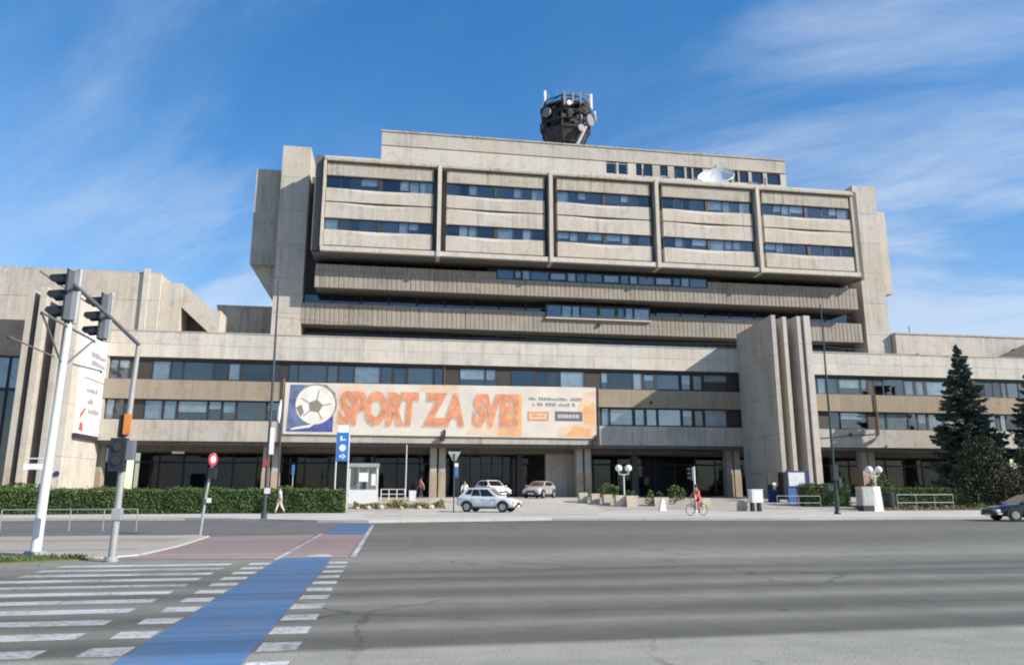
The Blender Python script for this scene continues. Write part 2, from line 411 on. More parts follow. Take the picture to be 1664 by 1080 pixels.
# kerb stones, one metre each where they show
kerb = MB()
def kerb_piece(a, b, w, h, z0=-.02):
    a = Vector(a); b = Vector(b); d = (b - a).normalized(); nrm = Vector((-d.y, d.x)) * w
    p = [a + d * .008, b - d * .008, b - d * .008 + nrm, a + d * .008 + nrm]
    return [(q.x, q.y) for q in p]
kb = thing('kerb', 'pale stone kerb along the far edge of the road', 'kerb'); del kb['label']; del kb['category']; kb['kind'] = 'structure'
for (a, b) in zip(kerb_line[1:-1], kerb_line[2:]):
    L_ = math.dist(a, b); n = max(1, int(L_ / 1.6))
    for i in range(n):
        p = (a[0] + (b[0] - a[0]) * i / n, a[1] + (b[1] - a[1]) * i / n); q = (a[0] + (b[0] - a[0]) * (i + 1) / n, a[1] + (b[1] - a[1]) * (i + 1) / n)
        MB().prism(kerb_piece(p, q, .2, .14), -.02, .135).build('kerb_stone', 'kerbstone', kb)
# driveway between the pavements
dv = [(-1.0, 44.5), (11.5, 44.8), (14.5, 52), (16.5, 58), (15.5, 66), (15.5, 73), (3.6, 73), (3.4, 66), (2.2, 60), (-.5, 56), (-2.6, 50)]
m = MB(); 
for y in (44.6, 47, 49.5, 52, 55, 58, 61, 64, 66, 73):
    t = (y - 44.6) / (73 - 44.6)
    xl = -1.5 + 5.0 * min(1, max(0, (y - 50) / 12)); xr = 12.5 + 3.4 * min(1, max(0, (y - 45) / 10))
    m.v += [(xl, y, ground_z(y) + .005), (xr, y, ground_z(y) + .005)]
for i in range(9): m.f.append((2 * i, 2 * i + 1, 2 * i + 3, 2 * i + 2))
m.build('driveway', 'asphalt_drive', None, kind='structure')
# left traffic island with kerb, red ramp and grass
isl = [(-60, 20.8), (-9.6, 20.6), (-6.9, 20.3), (-6.35, 21.0), (-6.2, 24), (-6.4, 28.6), (-7.2, 29.5), (-60, 30.6)]
MB().prism(isl, -.03, .03).build('traffic_island', 'island', None, kind='structure')
ik = thing('island_kerb', 'x', 'x'); del ik['label']; del ik['category']; ik['kind'] = 'structure'
for a, b in zip(isl[:-2], isl[1:-1]):
    L_ = math.dist(a, b); n = max(1, int(L_ / 1.2)); n = min(n, 14) if a[0] < -50 else n
    for i in range(n):
        if a[0] < -50: p = (-25 + 15.4 * i / n, 20.68); q = (-25 + 15.4 * (i + 1) / n, 20.68)
        else: p = (a[0] + (b[0] - a[0]) * i / n, a[1] + (b[1] - a[1]) * i / n); q = (a[0] + (b[0] - a[0]) * (i + 1) / n, a[1] + (b[1] - a[1]) * (i + 1) / n)
        MB().prism(kerb_piece(q, p, .12, .1), -.02, .036).build('kerb_stone', 'kerbstone', ik)
for y0, y1, xa in ((22.6, 23.0, -40), (26.4, 27.6, -40)):
    flat('paving_strip', [(xa, y0), (-6.9, y0), (-6.9, y1), (xa, y1)], .034, 'brick_pink')
flat('cycle_ramp', [(-6.3, 20.0), (-2.70, 19.3), (-2.70, 29.4), (-6.9, 28.6), (-6.1, 24)], .006, 'paint_red', road)
flat('cycle_lane', [(-2.60, 7.0), (-1.36, 7.0), (-1.36, 19.55), (-2.60, 19.55)], .004, 'paint_blue', road)
flat('cycle_lane', [(-2.55, -8.0), (-1.36, -8.0), (-1.36, 6.99), (-2.60, 6.99)], .004, 'paint_blue', road)
flat('cycle_lane', [(-2.58, 19.56), (-1.0, 19.56), (-.85, 29.2), (-2.50, 29.6)], .006, 'paint_red', road)
flat('cycle_lane', [(-2.40, 29.65), (-.85, 29.25), (-.75, 38.4), (-2.3, 38.8)], .008, 'paint_blue', road)
flat('lane_line', [(-2.70, 19.0), (-2.59, 19.0), (-2.45, 30), (-2.56, 30)], .012, 'paint_white', road)
flat('lane_line', [(-.92, 19.5), (-.78, 19.5), (-.66, 37), (-.80, 37)], .012, 'paint_white', road)
flat('yield_mark', [(-2.0, 19.72), (-1.35, 19.72), (-1.45, 20.3), (-1.7, 20.55), (-1.95, 20.2)], .012, 'paint_white', road)
ys = [18.20 - .945 * i for i in range(24)]
for i, y in enumerate(ys):
    xl = -7.05 + random.uniform(-.05, .05)
    def stripe(x0, x1, y, h, nm):
        j = lambda: random.uniform(-.02, .02)
        flat(nm, [(x0 + j(), y - h / 2 + j() * .5), (x1 + j(), y - h / 2 + j() * .5), (x1 + j(), y + h / 2 + j() * .5), (x0 + j(), y + h / 2 + j() * .5)], .004, 'paint_white', road, None)
    stripe(xl, -3.47, y, .40, 'crossing_stripe')
    stripe(-3.08, -2.63, y, .45, 'lane_dash'); stripe(-1.33, -.90, y, .45, 'lane_dash')
flat('stop_line', [(-.80, 19.55), (40, 22.5), (40, 22.62), (-.80, 19.66)], .004, 'paint_white', road) if False else None
# tar seams crossing the carriageway
for (pts, w) in (([(1.5, 15.6), (5, 15.2), (10, 14.2), (16, 13.5), (24, 13.0)], .07), ([(-.5, 15.9), (3, 15.9), (6.4, 16.2)], .06), ([(2.5, 17.9), (4.2, 16.4)], .05)):
    m = MB()
    for x, y in pts: m.v += [(x, y - w, .004), (x, y + w, .004)]
    for i in range(len(pts) - 1): m.f.append((2 * i, 2 * i + 2, 2 * i + 3, 2 * i + 1))
    m.build('tar_seam', 'asphalt_side', road)

# ------------------------------------------------------------------ buildings
WIN_CACHE = {}
def shared(key, fn):
    if key not in WIN_CACHE: WIN_CACHE[key] = fn()
    return WIN_CACHE[key]
def window(parent, x0, x1, z0, z1, y, fr=.07, glassmat='glass', blind=None, frame='dark_frame', bh=1.0, tilt=.5):
    """frame > pane (+ blind); facade faces -y, y = outer face of the frame"""
    w = round(x1 - x0, 2); h = round(z1 - z0, 2)
    def mk():
        m = MB(); m.box(-w / 2, w / 2, 0, .12, 0, fr); m.box(-w / 2, w / 2, 0, .12, h - fr, h)
        m.box(-w / 2, -w / 2 + fr, .002, .118, fr, h - fr); m.box(w / 2 - fr, w / 2, .002, .118, fr, h - fr)
        return m.mesh('window', frame)
    pl = parent_loc(parent)
    o = link('window', shared(('f', w, h, fr, frame), mk), parent, loc=Vector(((x0 + x1) / 2, y, z0)) - pl)
    p = link('pane', shared(('p', w, h, fr, glassmat), lambda: MB().box(-w / 2 + fr, w / 2 - fr, -.008, .008, fr - h / 2, h / 2 - fr).mesh('pane', glassmat)), o, loc=(0, .06, h / 2))
    p.rotation_euler = (R(random.uniform(-tilt, tilt)), 0, R(random.uniform(-tilt, tilt)))
    if blind:
        bz = round(h - fr - (h - 2 * fr) * bh, 2)
        link('blind', shared(('b', w, h, fr, blind, bz), lambda: MB().box(-w / 2 + fr, w / 2 - fr, .10, .112, bz, h - fr).mesh('blind', blind)), o)
    return o
def rand_blind(p=.4, opts=('blind', 'blind_blue', 'blind')):
    return random.choice(opts) if random.random() < p else None

# ---- podium: long low office block on columns
pod = thing('podium_building', 'long low concrete office block on columns with two window rows below the tower', 'building', (22, 72, 0))
XL, XR = -26.1, 78.0
def band(parent, name, x0, x1, z0, z1, y0, y1, mat, step, gap=.02, jitter=.012, backing=None):
    n = max(1, round((x1 - x0) / step)); pl = parent_loc(parent)
    w = (x1 - x0) / n
    me = MB().box(-w / 2 + gap / 2, w / 2 - gap / 2, 0, y1 - y0, z0, z1).mesh(name, mat)
    for i in range(n):
        link(name, me, parent, loc=(x0 + w * (i + .5) - pl.x, y0 - pl.y + random.uniform(-jitter, jitter), -pl.z))
    if backing: MB().box(x0, x1, y0 + .05, y1 + .1, z0 + .01, z1 - .01).build('joint_backing', backing, parent, True)
band(pod, 'parapet_panel', XL, XR, 14.92, 16.1, 72.0, 72.3, 'concrete_pale', 3.925)
band(pod, 'parapet_panel', XL, XR, 13.7, 14.90, 72.0, 72.3, 'concrete_pale', 3.925)
MB().box(XL, XR, 72.02, 72.5, 13.72, 16.08).build('parapet_wall', 'concrete_dark', pod, True)
band(pod, 'coping_stone', XL - .05, XR, 16.1, 16.2, 71.94, 72.5, 'concrete_grey', 3.925)
band(pod, 'spandrel_panel', XL, XR, 9.8, 11.6, 72.0, 72.3, 'concrete_tan', 3.925)
MB().box(XL, XR, 72.05, 72.39, 9.82, 11.58).build('spandrel_wall', 'concrete_dark', pod, True)
band(pod, 'spandrel_panel', XL, XR, 6.0, 7.9, 72.0, 72.3, 'concrete_grey', 3.925)
MB().box(XL, XR, 72.05, 72.39, 6.02, 7.88).build('spandrel_wall', 'concrete_dark', pod, True)
MB().box(XL, XR, 72.3, 73.6, 13.45, 13.71).build('window_lintel', 'dark_brown', pod, True)
for z0, z1 in ((11.58, 13.7), (7.88, 9.8)):
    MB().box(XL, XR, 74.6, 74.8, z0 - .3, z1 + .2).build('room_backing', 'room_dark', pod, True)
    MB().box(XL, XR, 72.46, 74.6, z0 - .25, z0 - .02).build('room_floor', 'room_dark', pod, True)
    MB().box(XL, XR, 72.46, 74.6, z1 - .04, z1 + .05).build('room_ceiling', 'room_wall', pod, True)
    MB().box(XL - .02, XL + .2, 72.1, 100, z0 - .1, z1 + .1).build('end_wall', 'concrete_grey', pod, True)
ROW1 = [(-25.99, -25.14), (-25.09, -24.24), (-22.09, -20.63), (-20.46, -19.59), (-19.37, -16.9), (-16.62, -15.68), (-15.24, -14.4), (-14.12, -11.7), (-11.42, -10.74), (-9.83, -9.14), (-8.91, -6.44), (-6.26, -5.39), (-4.87, -3.93), (-3.7, -1.34), (-1.11, -0.22), (0.32, 1.1), (1.51, 3.8), (4.04, 4.71), (6.54, 8.88), (9.19, 10.06), (11.74, 13.94), (14.26, 15.15), (15.59, 16.48), (16.8, 19.12), (21.0, 21.58), (21.91, 24.21), (24.4, 25.26), (25.86, 26.59), (26.99, 29.27), (29.61, 30.48), (30.89, 31.77), (32.18, 34.58), (44.97, 45.83), (46.12, 47.2), (47.56, 49.89), (50.18, 50.77), (51.65, 52.61), (52.76, 55.06), (55.36, 56.33), (56.71, 57.61), (57.98, 60.64), (61.02, 61.86), (62.32, 63.32), (63.7, 65.09), (65.64, 66.18), (66.41, 67.19), (67.35, 67.82), (68.13, 69.39), (69.63, 70.26), (70.7, 73.0), (73.3, 74.2)]
ROW2 = [(-25.84, -25.16), (-25.06, -24.37), (-22.47, -21.13), (-20.7, -19.79), (-19.57, -17.08), (-16.86, -15.93), (-15.49, -14.55), (-14.33, -11.89), (-11.5, -10.66), (20.96, 21.54), (21.86, 24.13), (24.46, 25.31), (25.77, 26.69), (26.95, 29.21), (29.61, 30.54), (30.88, 31.68), (32.09, 34.32), (46.02, 47.09), (47.3, 50.33), (51.49, 52.51), (52.88, 55.23), (55.38, 56.2), (56.49, 57.46), (57.76, 59.33), (59.78, 61.59), (62.05, 64.64), (65.25, 66.02), (66.64, 67.18), (67.57, 68.73), (70.6, 72.8)]
def window_row(parent, row, z0, z1, y, x_lo, x_hi, pb=.35, opts=('blind', 'blind_blue', 'blind_blue'), glassmat='glass', infill='dark_brown', head=.10):
    edges = []
    prev = x_lo
    for i, (a, b) in enumerate(row):
        nxt = row[i + 1][0] if i + 1 < len(row) else x_hi
        ga = a - prev
        if ga > .5:
            MB().box(prev + .001, a - .10, y + .04, y + .16, z0, z1).build('infill_panel', infill, parent, True); lo = a - .10
        else: lo = prev + .004
        hi = (b + nxt) / 2 if nxt - b <= .5 else b + .10
        f = min(.22, max(.06, min(a - lo, hi - b)))
        bl = rand_blind(pb, opts)
        window(parent, lo, hi, z0, z1, y, fr=round(f, 2), blind=bl, bh=random.choice((1, 1, .6, .4)), glassmat=glassmat if random.random() < .8 else 'glass_dark')
        prev = hi
    if x_hi - prev > .1: MB().box(prev + .002, x_hi, y + .04, y + .16, z0, z1).build('infill_panel', infill, parent, True)
window_row(pod, ROW1, 11.62, 13.44, 72.40, XL + .2, XR, .58, ('blind_blue', 'blind_blue', 'blind', 'curtain_dark'))
window_row(pod, ROW2, 7.92, 9.78, 72.40, XL + .2, XR, .8, ('blind', 'blind', 'blind_blue'))
# soffit, columns, dark shop-front behind
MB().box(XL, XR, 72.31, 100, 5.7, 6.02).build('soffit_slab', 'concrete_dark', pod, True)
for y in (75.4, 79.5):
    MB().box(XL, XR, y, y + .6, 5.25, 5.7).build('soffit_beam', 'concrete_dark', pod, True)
MB().box(XL, XR, 72.4, 99, 16.0 - .2, 15.9).build('roof_slab', 'concrete_grey', pod, True)
for cx in (-27.0, -11.25, 4.6, 19.4, 35.6, 51.2, 66.9):
    for s in (-1, 1):
        c = MB().box(cx + s * .43 - .33, cx + s * .43 + .33, 74.1, 75.0, .6, 5.7).build('column', 'concrete_grey', pod, True)
        MB().box(cx + s * .43 - .36, cx + s * .43 + .36, 74.06, 75.04, .6, 3.3).build('column_cladding', 'stone_tan', c, True)
MB().box(15.9, 20.1, 76.2, 76.8, .6, 5.7).build('lobby_wall', 'concrete_grey', pod, True)
MB().box(13.0, 13.6, 77.0, 78.4, .6, 5.7).build('lobby_wall', 'dark_brown', pod, True)
MB().box(6.6, 7.1, 77.5, 78.2, .6, 5.7).build('lobby_pier', 'concrete_dark', pod, True)
MB().box(25.6, 26.3, 77.5, 78.2, .6, 5.7).build('lobby_pier', 'concrete_dark', pod, True)
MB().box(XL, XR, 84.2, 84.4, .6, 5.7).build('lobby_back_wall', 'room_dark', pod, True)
x = XL + .3; k = 0
while x < XR - 2.6:
    w = 2.4
    if not (15 < x < 19.5):
        window(pod, x, x + w, .92, 4.4, 81.5, .09, 'glass_shop', None, 'dark_frame'); window(pod, x, x + w, 4.42, 5.68, 81.5, .07, 'glass_shop', rand_blind(.12, ('curtain_dark',)))
    x += w + .01
# glazed entrance lobby nearer the front, with doors
for i in range(5):
    window(pod, 7.2 + 1.16 * i, 8.34 + 1.16 * i, .95, 5.2, 79.4, .06, 'glass_shop', None, 'dark_frame')
MB().box(-21.4, -19.9, 77.0, 77.2, .9, 3.4).build('lobby_door', 'plastic_dark', pod, True)
MB().box(-20.75, -19.65, 76.0, 76.12, 5.02, 5.62).build('ceiling_sign', 'white_paint', pod, True)
for jx, z0, z1, mt in ((20.42, 6.0, 11.75, 'pole_dark'), (-10.22, 5.8, 11.9, 'rust'), (51.2, 7.3, 11.7, 'rust'), (4.9, 11.6, 13.4, 'dark_brown')):
    MB().tube([(jx, 71.86, z0), (jx, 71.86, z1)], .09, 8).build('drain_pipe', mt, pod, True, True)
for jx, jz in ((4.85, 6.3), (19.9, 5.95)):
    b = MB().box(jx - .22, jx + .22, 71.5, 71.98, jz, jz + .42).build('floodlight', 'plastic_dark', pod, True)
    MB().box(jx + .1, jx + .28, 71.6, 71.97, jz + .44, jz + 1.0).build('bracket', 'plastic_dark', b, True)
for jx, jz in ((47.9, 7.35), (26.0, 10.3)):
    MB().sphere((jx, 71.85, jz), .16, 8, 6).build('security_camera', 'plastic_dark', pod, True, True)
MB().tube([(44.6, 71.93, 6.95), (47.9, 71.93, 7.2), (50.8, 71.93, 7.45)], .05, 6).build('cable_run', 'concrete_dark', pod, True)

# ---- office tower
tow = thing('office_tower', 'stepped concrete office tower with five window bays overhanging the darker floors below', 'building', (22.3, 76, 15.8))
BX0, BX1 = -7.85, 52.55
lines = [BX0 + (BX1 - BX0) * i / 5 for i in range(6)]
MB().box(-8.75, 53.2, 76.0, 81, 25.55, 35.9).build('block_wall', 'concrete_grey', tow, True)
MB().box(-8.74, 53.19, 74.9, 75.24, 25.6, 35.85).build('slot_backing', 'concrete_dark', tow, True) if False else None
MB().box(-8.8, -8.02, 74.5, 75.99, 25.6, 36.05).build('end_fin', 'concrete_dark', tow, True)
MB().box(52.78, 53.2, 74.4, 75.99, 25.3, 36.0).build('end_fin', 'concrete_dark', tow, True)
# bottom ledge, coping, vertical frames
n = 0
for i in range(5):
    a, b = lines[i], lines[i + 1]
    MB().box(a + .01, b - .01, 74.0, 76.2, 25.5, 25.98).build('bottom_ledge', 'concrete_pale', tow, True)
    MB().prism_x([(73.95, 35.38), (76.2, 35.38), (76.2, 36.12), (74.5, 36.12), (73.95, 35.62)], a + .01, b - .01).build('roof_coping', 'concrete_stain', tow, True)
for i, x in enumerate(lines):
    if i == 0: MB().box(x - .05, x + .22, 73.98, 75.99, 25.99, 35.37).build('bay_frame', 'concrete_pale', tow, True)
    elif i == 5: MB().box(x - .2, x + .15, 74.35, 75.99, 25.99, 35.37).build('bay_frame', 'concrete_grey', tow, True)
    else:
        MB().box(x - .24, x + .16, 73.85, 75.98, 25.4, 35.6).build('bay_frame', 'concrete_pale', tow, True)
def sculpt_panel(x0, x1, zb, zt, y0, y1, lens, mat, parent, name):
    """precast panel whose top edge is scooped back into a shallow lens"""
    N_ = 16; m = MB(); w = x1 - x0
    for i in range(N_ + 1):
        t = i / N_; x = x0 + w * t; d = lens * max(0, 1 - (2 * t - 1) ** 2) ** 1.9
        m.v += [(x, y0, zb), (x, y0, zt - d - .002), (x, y0 + .55 * d + .002, zt), (x, y1, zt), (x, y1, zb)]
    for i in range(N_):
        a = 5 * i; b = a + 5
        for k in range(5): m.f.append((a + k, b + k, b + (k + 1) % 5, a + (k + 1) % 5))
    m.f.append((0, 1, 2, 3, 4)); e = 5 * N_; m.f.append((e + 4, e + 3, e + 2, e + 1, e))
    return m.build(name, mat, parent, True)
for i in range(5):
    a = lines[i] + (.28 if i == 0 else .75); b = lines[i + 1] - (.7 if i < 4 else .55)
    MB().box(a, b, 74.28, 75.2, 33.86, 35.22).build('fascia_panel', 'concrete_stain', tow, True)
    sculpt_panel(a, b, 30.98, 32.42, 74.28, 75.2, .42, 'concrete', tow, 'spandrel_panel')
    sculpt_panel(a, b, 29.16, 30.84, 74.28, 75.2, .40, 'concrete', tow, 'spandrel_panel')
    sculpt_panel(a, b, 26.2, 27.86, 74.28, 75.2, .42, 'concrete', tow, 'spandrel_panel')
    W = b - a
    for (z0, z1) in ((32.42, 33.84), (27.86, 29.14)):
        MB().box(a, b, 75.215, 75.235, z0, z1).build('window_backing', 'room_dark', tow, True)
        parts_ = [1.35, 1.0, .95, 1.75, -.35, 1.75, .95, 1.0, 1.35]
        s = W / sum(abs(q) for q in parts_); x = a
        for q in parts_:
            w = abs(q) * s
            if q > 0: window(tow, x + .003, x + w - .003, z0 + .003, z1 - .003, 74.56, round(.055, 3), 'glass' if random.random() < .8 else 'glass_dark', rand_blind(.72, ('blind', 'blind_blue', 'blind_blue', 'curtain_dark')), bh=random.choice((1, 1, .8, .6)))
            else: MB().box(x + .003, x + w - .003, 74.48, 75.1, z0 + .003, z1 - .003).build('mullion_post', 'dark_brown', tow, True)
            x += w
for i in range(10):
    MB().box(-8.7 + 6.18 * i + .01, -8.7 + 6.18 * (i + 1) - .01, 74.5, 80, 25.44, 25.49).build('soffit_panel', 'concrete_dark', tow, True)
# ribbed storeys below the block
def rib_panel(w, z0, z1, d=.035, pitch=.47):
    m = MB(); n = max(2, round(w / pitch)); p = w / n
    pts = []
    for i in range(n):
        x = -w / 2 + i * p
        pts += [(x + .01, 0), (x + p * .72, 0), (x + p * .78, d), (x + p * .97, d)]
    m2 = MB()
    for x, y in pts: m2.v += [(x, y, z0), (x, y, z1)]
    for i in range(len(pts) - 1): m2.f.append((2 * i, 2 * i + 2, 2 * i + 3, 2 * i + 1))
    L_ = len(m2.v); x0, x1 = pts[0][0], pts[-1][0]
    m2.v += [(x0, .4, z0), (x0, .4, z1), (x1, .4, z0), (x1, .4, z1)]
    m2.f += [(L_, 0, 1, L_ + 1), (L_ - 2, L_ + 2, L_ + 3, L_ - 1), (L_ + 2, L_, L_ + 1, L_ + 3)]
    m2.f.append(tuple(2 * i + 1 for i in range(len(pts))) + (L_ + 3, L_ + 1)); m2.f.append(tuple(2 * i for i in range(len(pts) - 1, -1, -1)) + (L_, L_ + 2))
    return m2
def rib_band(x0, x1, z0, z1, y, step=2.45, mat='concrete_rib'):
    n = max(1, round((x1 - x0) / step)); w = (x1 - x0) / n; pl = parent_loc(tow)
    me = rib_panel(w - .015, z0, z1).mesh('ribbed_panel', mat)
    for i in range(n):
        link('ribbed_panel', me, tow, loc=(x0 + w * (i + .5) - pl.x, y - pl.y + random.uniform(-.012, .012), -pl.z))
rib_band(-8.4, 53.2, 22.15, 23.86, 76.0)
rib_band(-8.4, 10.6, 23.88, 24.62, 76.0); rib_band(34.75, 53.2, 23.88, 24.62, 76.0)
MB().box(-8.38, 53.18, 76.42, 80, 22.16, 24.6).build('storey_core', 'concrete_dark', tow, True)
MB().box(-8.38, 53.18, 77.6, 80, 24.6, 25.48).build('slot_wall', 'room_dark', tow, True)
x = -8.3
while x < 50:
    if not (7.6 < x < 34.7): window(tow, x, x + 3.0, 24.63, 25.46, 77.3, .07, 'glass_dark', None)
    x += 3.02
AW = [(10.73, 12.36), (12.7, 13.38), (13.51, 14.26), (14.4, 16.19), (16.67, 18.33), (18.54, 19.37), (19.58, 20.42), (20.63, 22.32), (22.67, 24.37), (24.58, 25.44), (25.65, 26.44), (26.65, 28.31), (28.67, 30.48), (30.7, 31.5), (31.65, 32.53), (32.67, 34.59)]
BW = [(16.48, 18.02), (18.16, 19.14), (19.35, 20.06), (20.34, 21.9), (22.68, 24.25), (24.54, 25.26), (25.48, 26.27), (26.49, 28.23)]
for row, z0, z1, y in ((AW, 23.9, 25.0, 76.02), (BW, 20.22, 21.6, 77.42)):
    for i, (a, b) in enumerate(row):
        lo = a - .06 if i == 0 else (row[i - 1][1] + a) / 2 + .003; hi = b + .06 if i == len(row) - 1 else (b + row[i + 1][0]) / 2 - .003
        window(tow, lo, hi, z0, z1, y, round(max(.06, min(.2, a - lo)), 2), 'glass', rand_blind(.6, ('blind_blue',)), 'dark_frame')
MB().box(16.3, 28.4, 77.34, 77.72, 20.04, 20.2).build('window_sill', 'concrete_pale', tow, True)
MB().box(16.3, 28.4, 77.58, 77.69, 20.21, 21.7).build('window_backing', 'room_dark', tow, True)
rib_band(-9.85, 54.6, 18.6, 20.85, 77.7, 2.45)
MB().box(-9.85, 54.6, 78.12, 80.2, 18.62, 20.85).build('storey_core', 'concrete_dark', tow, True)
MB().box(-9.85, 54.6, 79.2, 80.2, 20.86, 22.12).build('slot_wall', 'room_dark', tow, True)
x = -9.8
while x < 52:
    window(tow, x, x + 3.0, 20.88, 22.1, 78.8, .08, 'glass_dark', rand_blind(.2, ('curtain_dark',)))
    x += 3.02
MB().box(22.3, 22.5, 77.4, 77.69, 19.4, 19.75).build('lamp', 'plastic_dark', tow, True)
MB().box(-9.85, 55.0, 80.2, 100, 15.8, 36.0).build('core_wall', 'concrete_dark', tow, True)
x = -9.5
while x < 53:
    window(tow, x, x + 3.0, 15.95, 18.5, 79.9, .1, 'glass_shop', rand_blind(.25, ('curtain_dark',)))
    x += 3.02
for x0, x1 in ((-12.7, -9.75), (55.1, 58.2)):
    # end walls: stacked precast pieces with joints
    zs = [15.8, 19.6, 23.4, 27.2, 31.0, 34.8, 38.4]
    for z0, z1 in zip(zs[:-1], zs[1:]):
        MB().box(x0, x1, 77.7 + random.uniform(-.012, .012), 96, z0 + .012, z1 - .012).build('end_wall', 'concrete', tow, True)
MB().box(-15.65, -12.71, 79.5, 95, 25.3, 36.25).build('stair_tower', 'concrete_grey', tow, True)
MB().prism_y([(-15.6, 25.29), (-12.71, 21.6), (-12.71, 25.29)], 80.1, 94.9).build('stair_base', 'concrete_grey', tow, True)
MB().box(58.21, 60.55, 79.5, 95, 25.2, 35.9).build('stair_tower', 'concrete', tow, True)
MB().prism_y([(58.21, 24.6), (60.5, 25.19), (58.21, 25.19)], 80.1, 94.9).build('stair_base', 'concrete_grey', tow, True)
# penthouse
def pent(x0, x1, z0, z1, mat, dy=0): MB().box(x0, x1, 82 + dy, 100, z0, z1).build('penthouse_wall', mat, tow, True)
pent(-2.3, 49.0, 41.42, 43.1, 'concrete')
MB().box(-2.35, 49.05, 81.9, 100, 43.1, 43.3).build('penthouse_coping', 'concrete_stain', tow, True)
MB().box(-2.28, 48.98, 82.15, 100, 41.28, 41.42).build('penthouse_joint', 'concrete_dark', tow, True)
pent(-2.3, 24.9, 36.0, 41.28, 'concrete_pale'); pent(24.92, 48.95, 36.0, 39.75, 'concrete_pale')
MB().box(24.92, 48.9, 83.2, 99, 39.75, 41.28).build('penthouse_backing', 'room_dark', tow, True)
PH = [(25.06, 26.39), (26.63, 27.82), (28.93, 29.65), (29.89, 31.01), (32.05, 33.02), (33.91, 35.21), (35.54, 36.19), (36.43, 37.66), (38.5, 39.9), (40.3, 41.5), (41.88, 42.4), (42.63, 43.8), (44.3, 45.81), (46.4, 48.18)]
prev = 24.92
for i, (a, b) in enumerate(PH):
    if a - .02 - prev > .05: MB().box(prev + .002, a - .03, 82.0, 82.4, 39.75, 41.28).build('penthouse_pier', 'concrete_pale' if i < 4 else 'concrete_grey', tow, True)
    window(tow, a - .02, b + .02, 39.78, 41.26, 82.2, .08, 'glass_dark', rand_blind(.2), 'white_paint' if i < 2 else 'dark_frame'); prev = b + .02
MB().box(prev + .002, 48.95, 82.0, 82.4, 39.75, 41.28).build('penthouse_pier', 'concrete_pale', tow, True)
MB().box(-8.6, 53, 74.9, 82, 35.9, 36.0).build('roof_slab', 'concrete_grey', tow, True)

# ---- right pylon
pyl = thing('concrete_pylon', 'freestanding concrete pylon of four upright slabs beside the blue notice boards', 'pylon', (36.7, 67, .5))
def slab(parent, x0, x1, y0, y1, z0, z1, mat='concrete', name='upright_slab'):
    return MB().box(x0, x1, y0, y1, z0, z1).build(name, mat, parent, True)
zs = [.3, 3.2, 6.6, 10.2, 13.9, 17.7]
for k, (z0, z1) in enumerate(zip(zs[:-1], zs[1:])):
    if k == 0: MB().prism([(35.05, 64.8), (35.42, 64.8), (36.18, 71.95), (35.79, 71.95)], z0, z1 - .012).build('slab_panel', 'concrete_grey', pyl, True)
    else: MB().prism([(34.82, 62.8), (35.24, 62.8), (36.2, 71.95), (35.77, 71.95)], z0 + .012, z1 - (.012 if k < 4 else 0)).build('slab_panel', 'concrete_grey', pyl, True)
slab(pyl, 36.05, 36.42, 62.95, 71.9, 3.1, 17.6); slab(pyl, 37.35, 37.72, 62.7, 71.9, .3, 17.65); slab(pyl, 38.0, 38.62, 62.6, 71.95, .3, 17.7)
MB().prism([(35.5, 66.5), (36.04, 66.5), (36.04, 71.8), (36.0, 71.8)], .3, 17.2).build('recess_wall', 'concrete_grey', pyl, True); slab(pyl, 36.43, 37.34, 65.6, 71.8, .3, 17.3, 'concrete_grey', 'recess_wall'); slab(pyl, 37.73, 37.99, 64.5, 71.8, .3, 17.4, 'concrete_dark', 'recess_wall')
# ---- left pylon with its billboard wall
pyl2 = thing('concrete_pylon', 'pale concrete pylon of upright slabs carrying a tall white billboard', 'pylon', (-28.2, 69, .5))
zs = [.3, 4.3, 8.6, 13.0, 17.9]
for k, (z0, z1) in enumerate(zip(zs[:-1], zs[1:])):
    slab(pyl2, -27.0, -26.4, 65.8, 73.2, z0 + .01, z1 - (.01 if k < 3 else 0), 'concrete_pale', 'slab_panel')
slab(pyl2, -28.15, -27.72, 65.9, 73, .3, 18.0); slab(pyl2, -29.55, -29.05, 65.7, 73, .3, 18.4); slab(pyl2, -30.6, -30.15, 66, 73, .3, 18.2)
slab(pyl2, -27.71, -27.01, 69.5, 73, .3, 17.6, 'concrete_grey', 'recess_wall'); slab(pyl2, -29.04, -28.16, 69.5, 73, .3, 17.7, 'concrete_grey', 'recess_wall'); slab(pyl2, -30.14, -29.56, 69.5, 73, .3, 17.7, 'concrete_grey', 'recess_wall')

# ---- left wing
lw = thing('left_wing_building', 'blank pale concrete hall with raking parapet at the left, behind the billboard pylon', 'building', (-40, 80, 0))
for i in range(6):
    x0 = -62 + 6.6 * i; x1 = x0 + 6.59
    for z0, z1 in ((15.9 if i > 4 else 17.0, 19.3), (19.32, 21.9)):
        MB().box(x0 + .012, x1, 73.0 + random.uniform(-.01, .01), 95, z0 + .01, z1).build('wall_panel', 'concrete', lw, True)
MB().box(-22.38, -20.6, 73.6, 95, 16.2, 21.3).build('wall_panel', 'concrete', lw, True)
MB().box(-62, -22.5, 73.05, 95, 21.9, 22.1).build('parapet_coping', 'concrete_stain', lw, True)
MB().box(-23.9, -23.4, 72.7, 73.0, 16.3, 22.4).build('wall_rib', 'concrete_pale', lw, True)
MB().prism_y([(-20.59, 19.0), (-17.6, 16.3), (-16.9, 16.3), (-16.9, 18.75), (-17.6, 18.75), (-20.59, 21.3)], 73.9, 76.45).build('raking_parapet', 'concrete', lw, True)
MB().box(-20.59, -16.9, 76.5, 77, 16.2, 18.7).build('dark_recess', 'concrete_dark', lw, True)
MB().prism_x([(73.0, 17.0), (76.5, 14.2), (95, 14.2), (95, 17.0)], -62, -31).build('sloped_soffit', 'concrete_grey', lw, True)
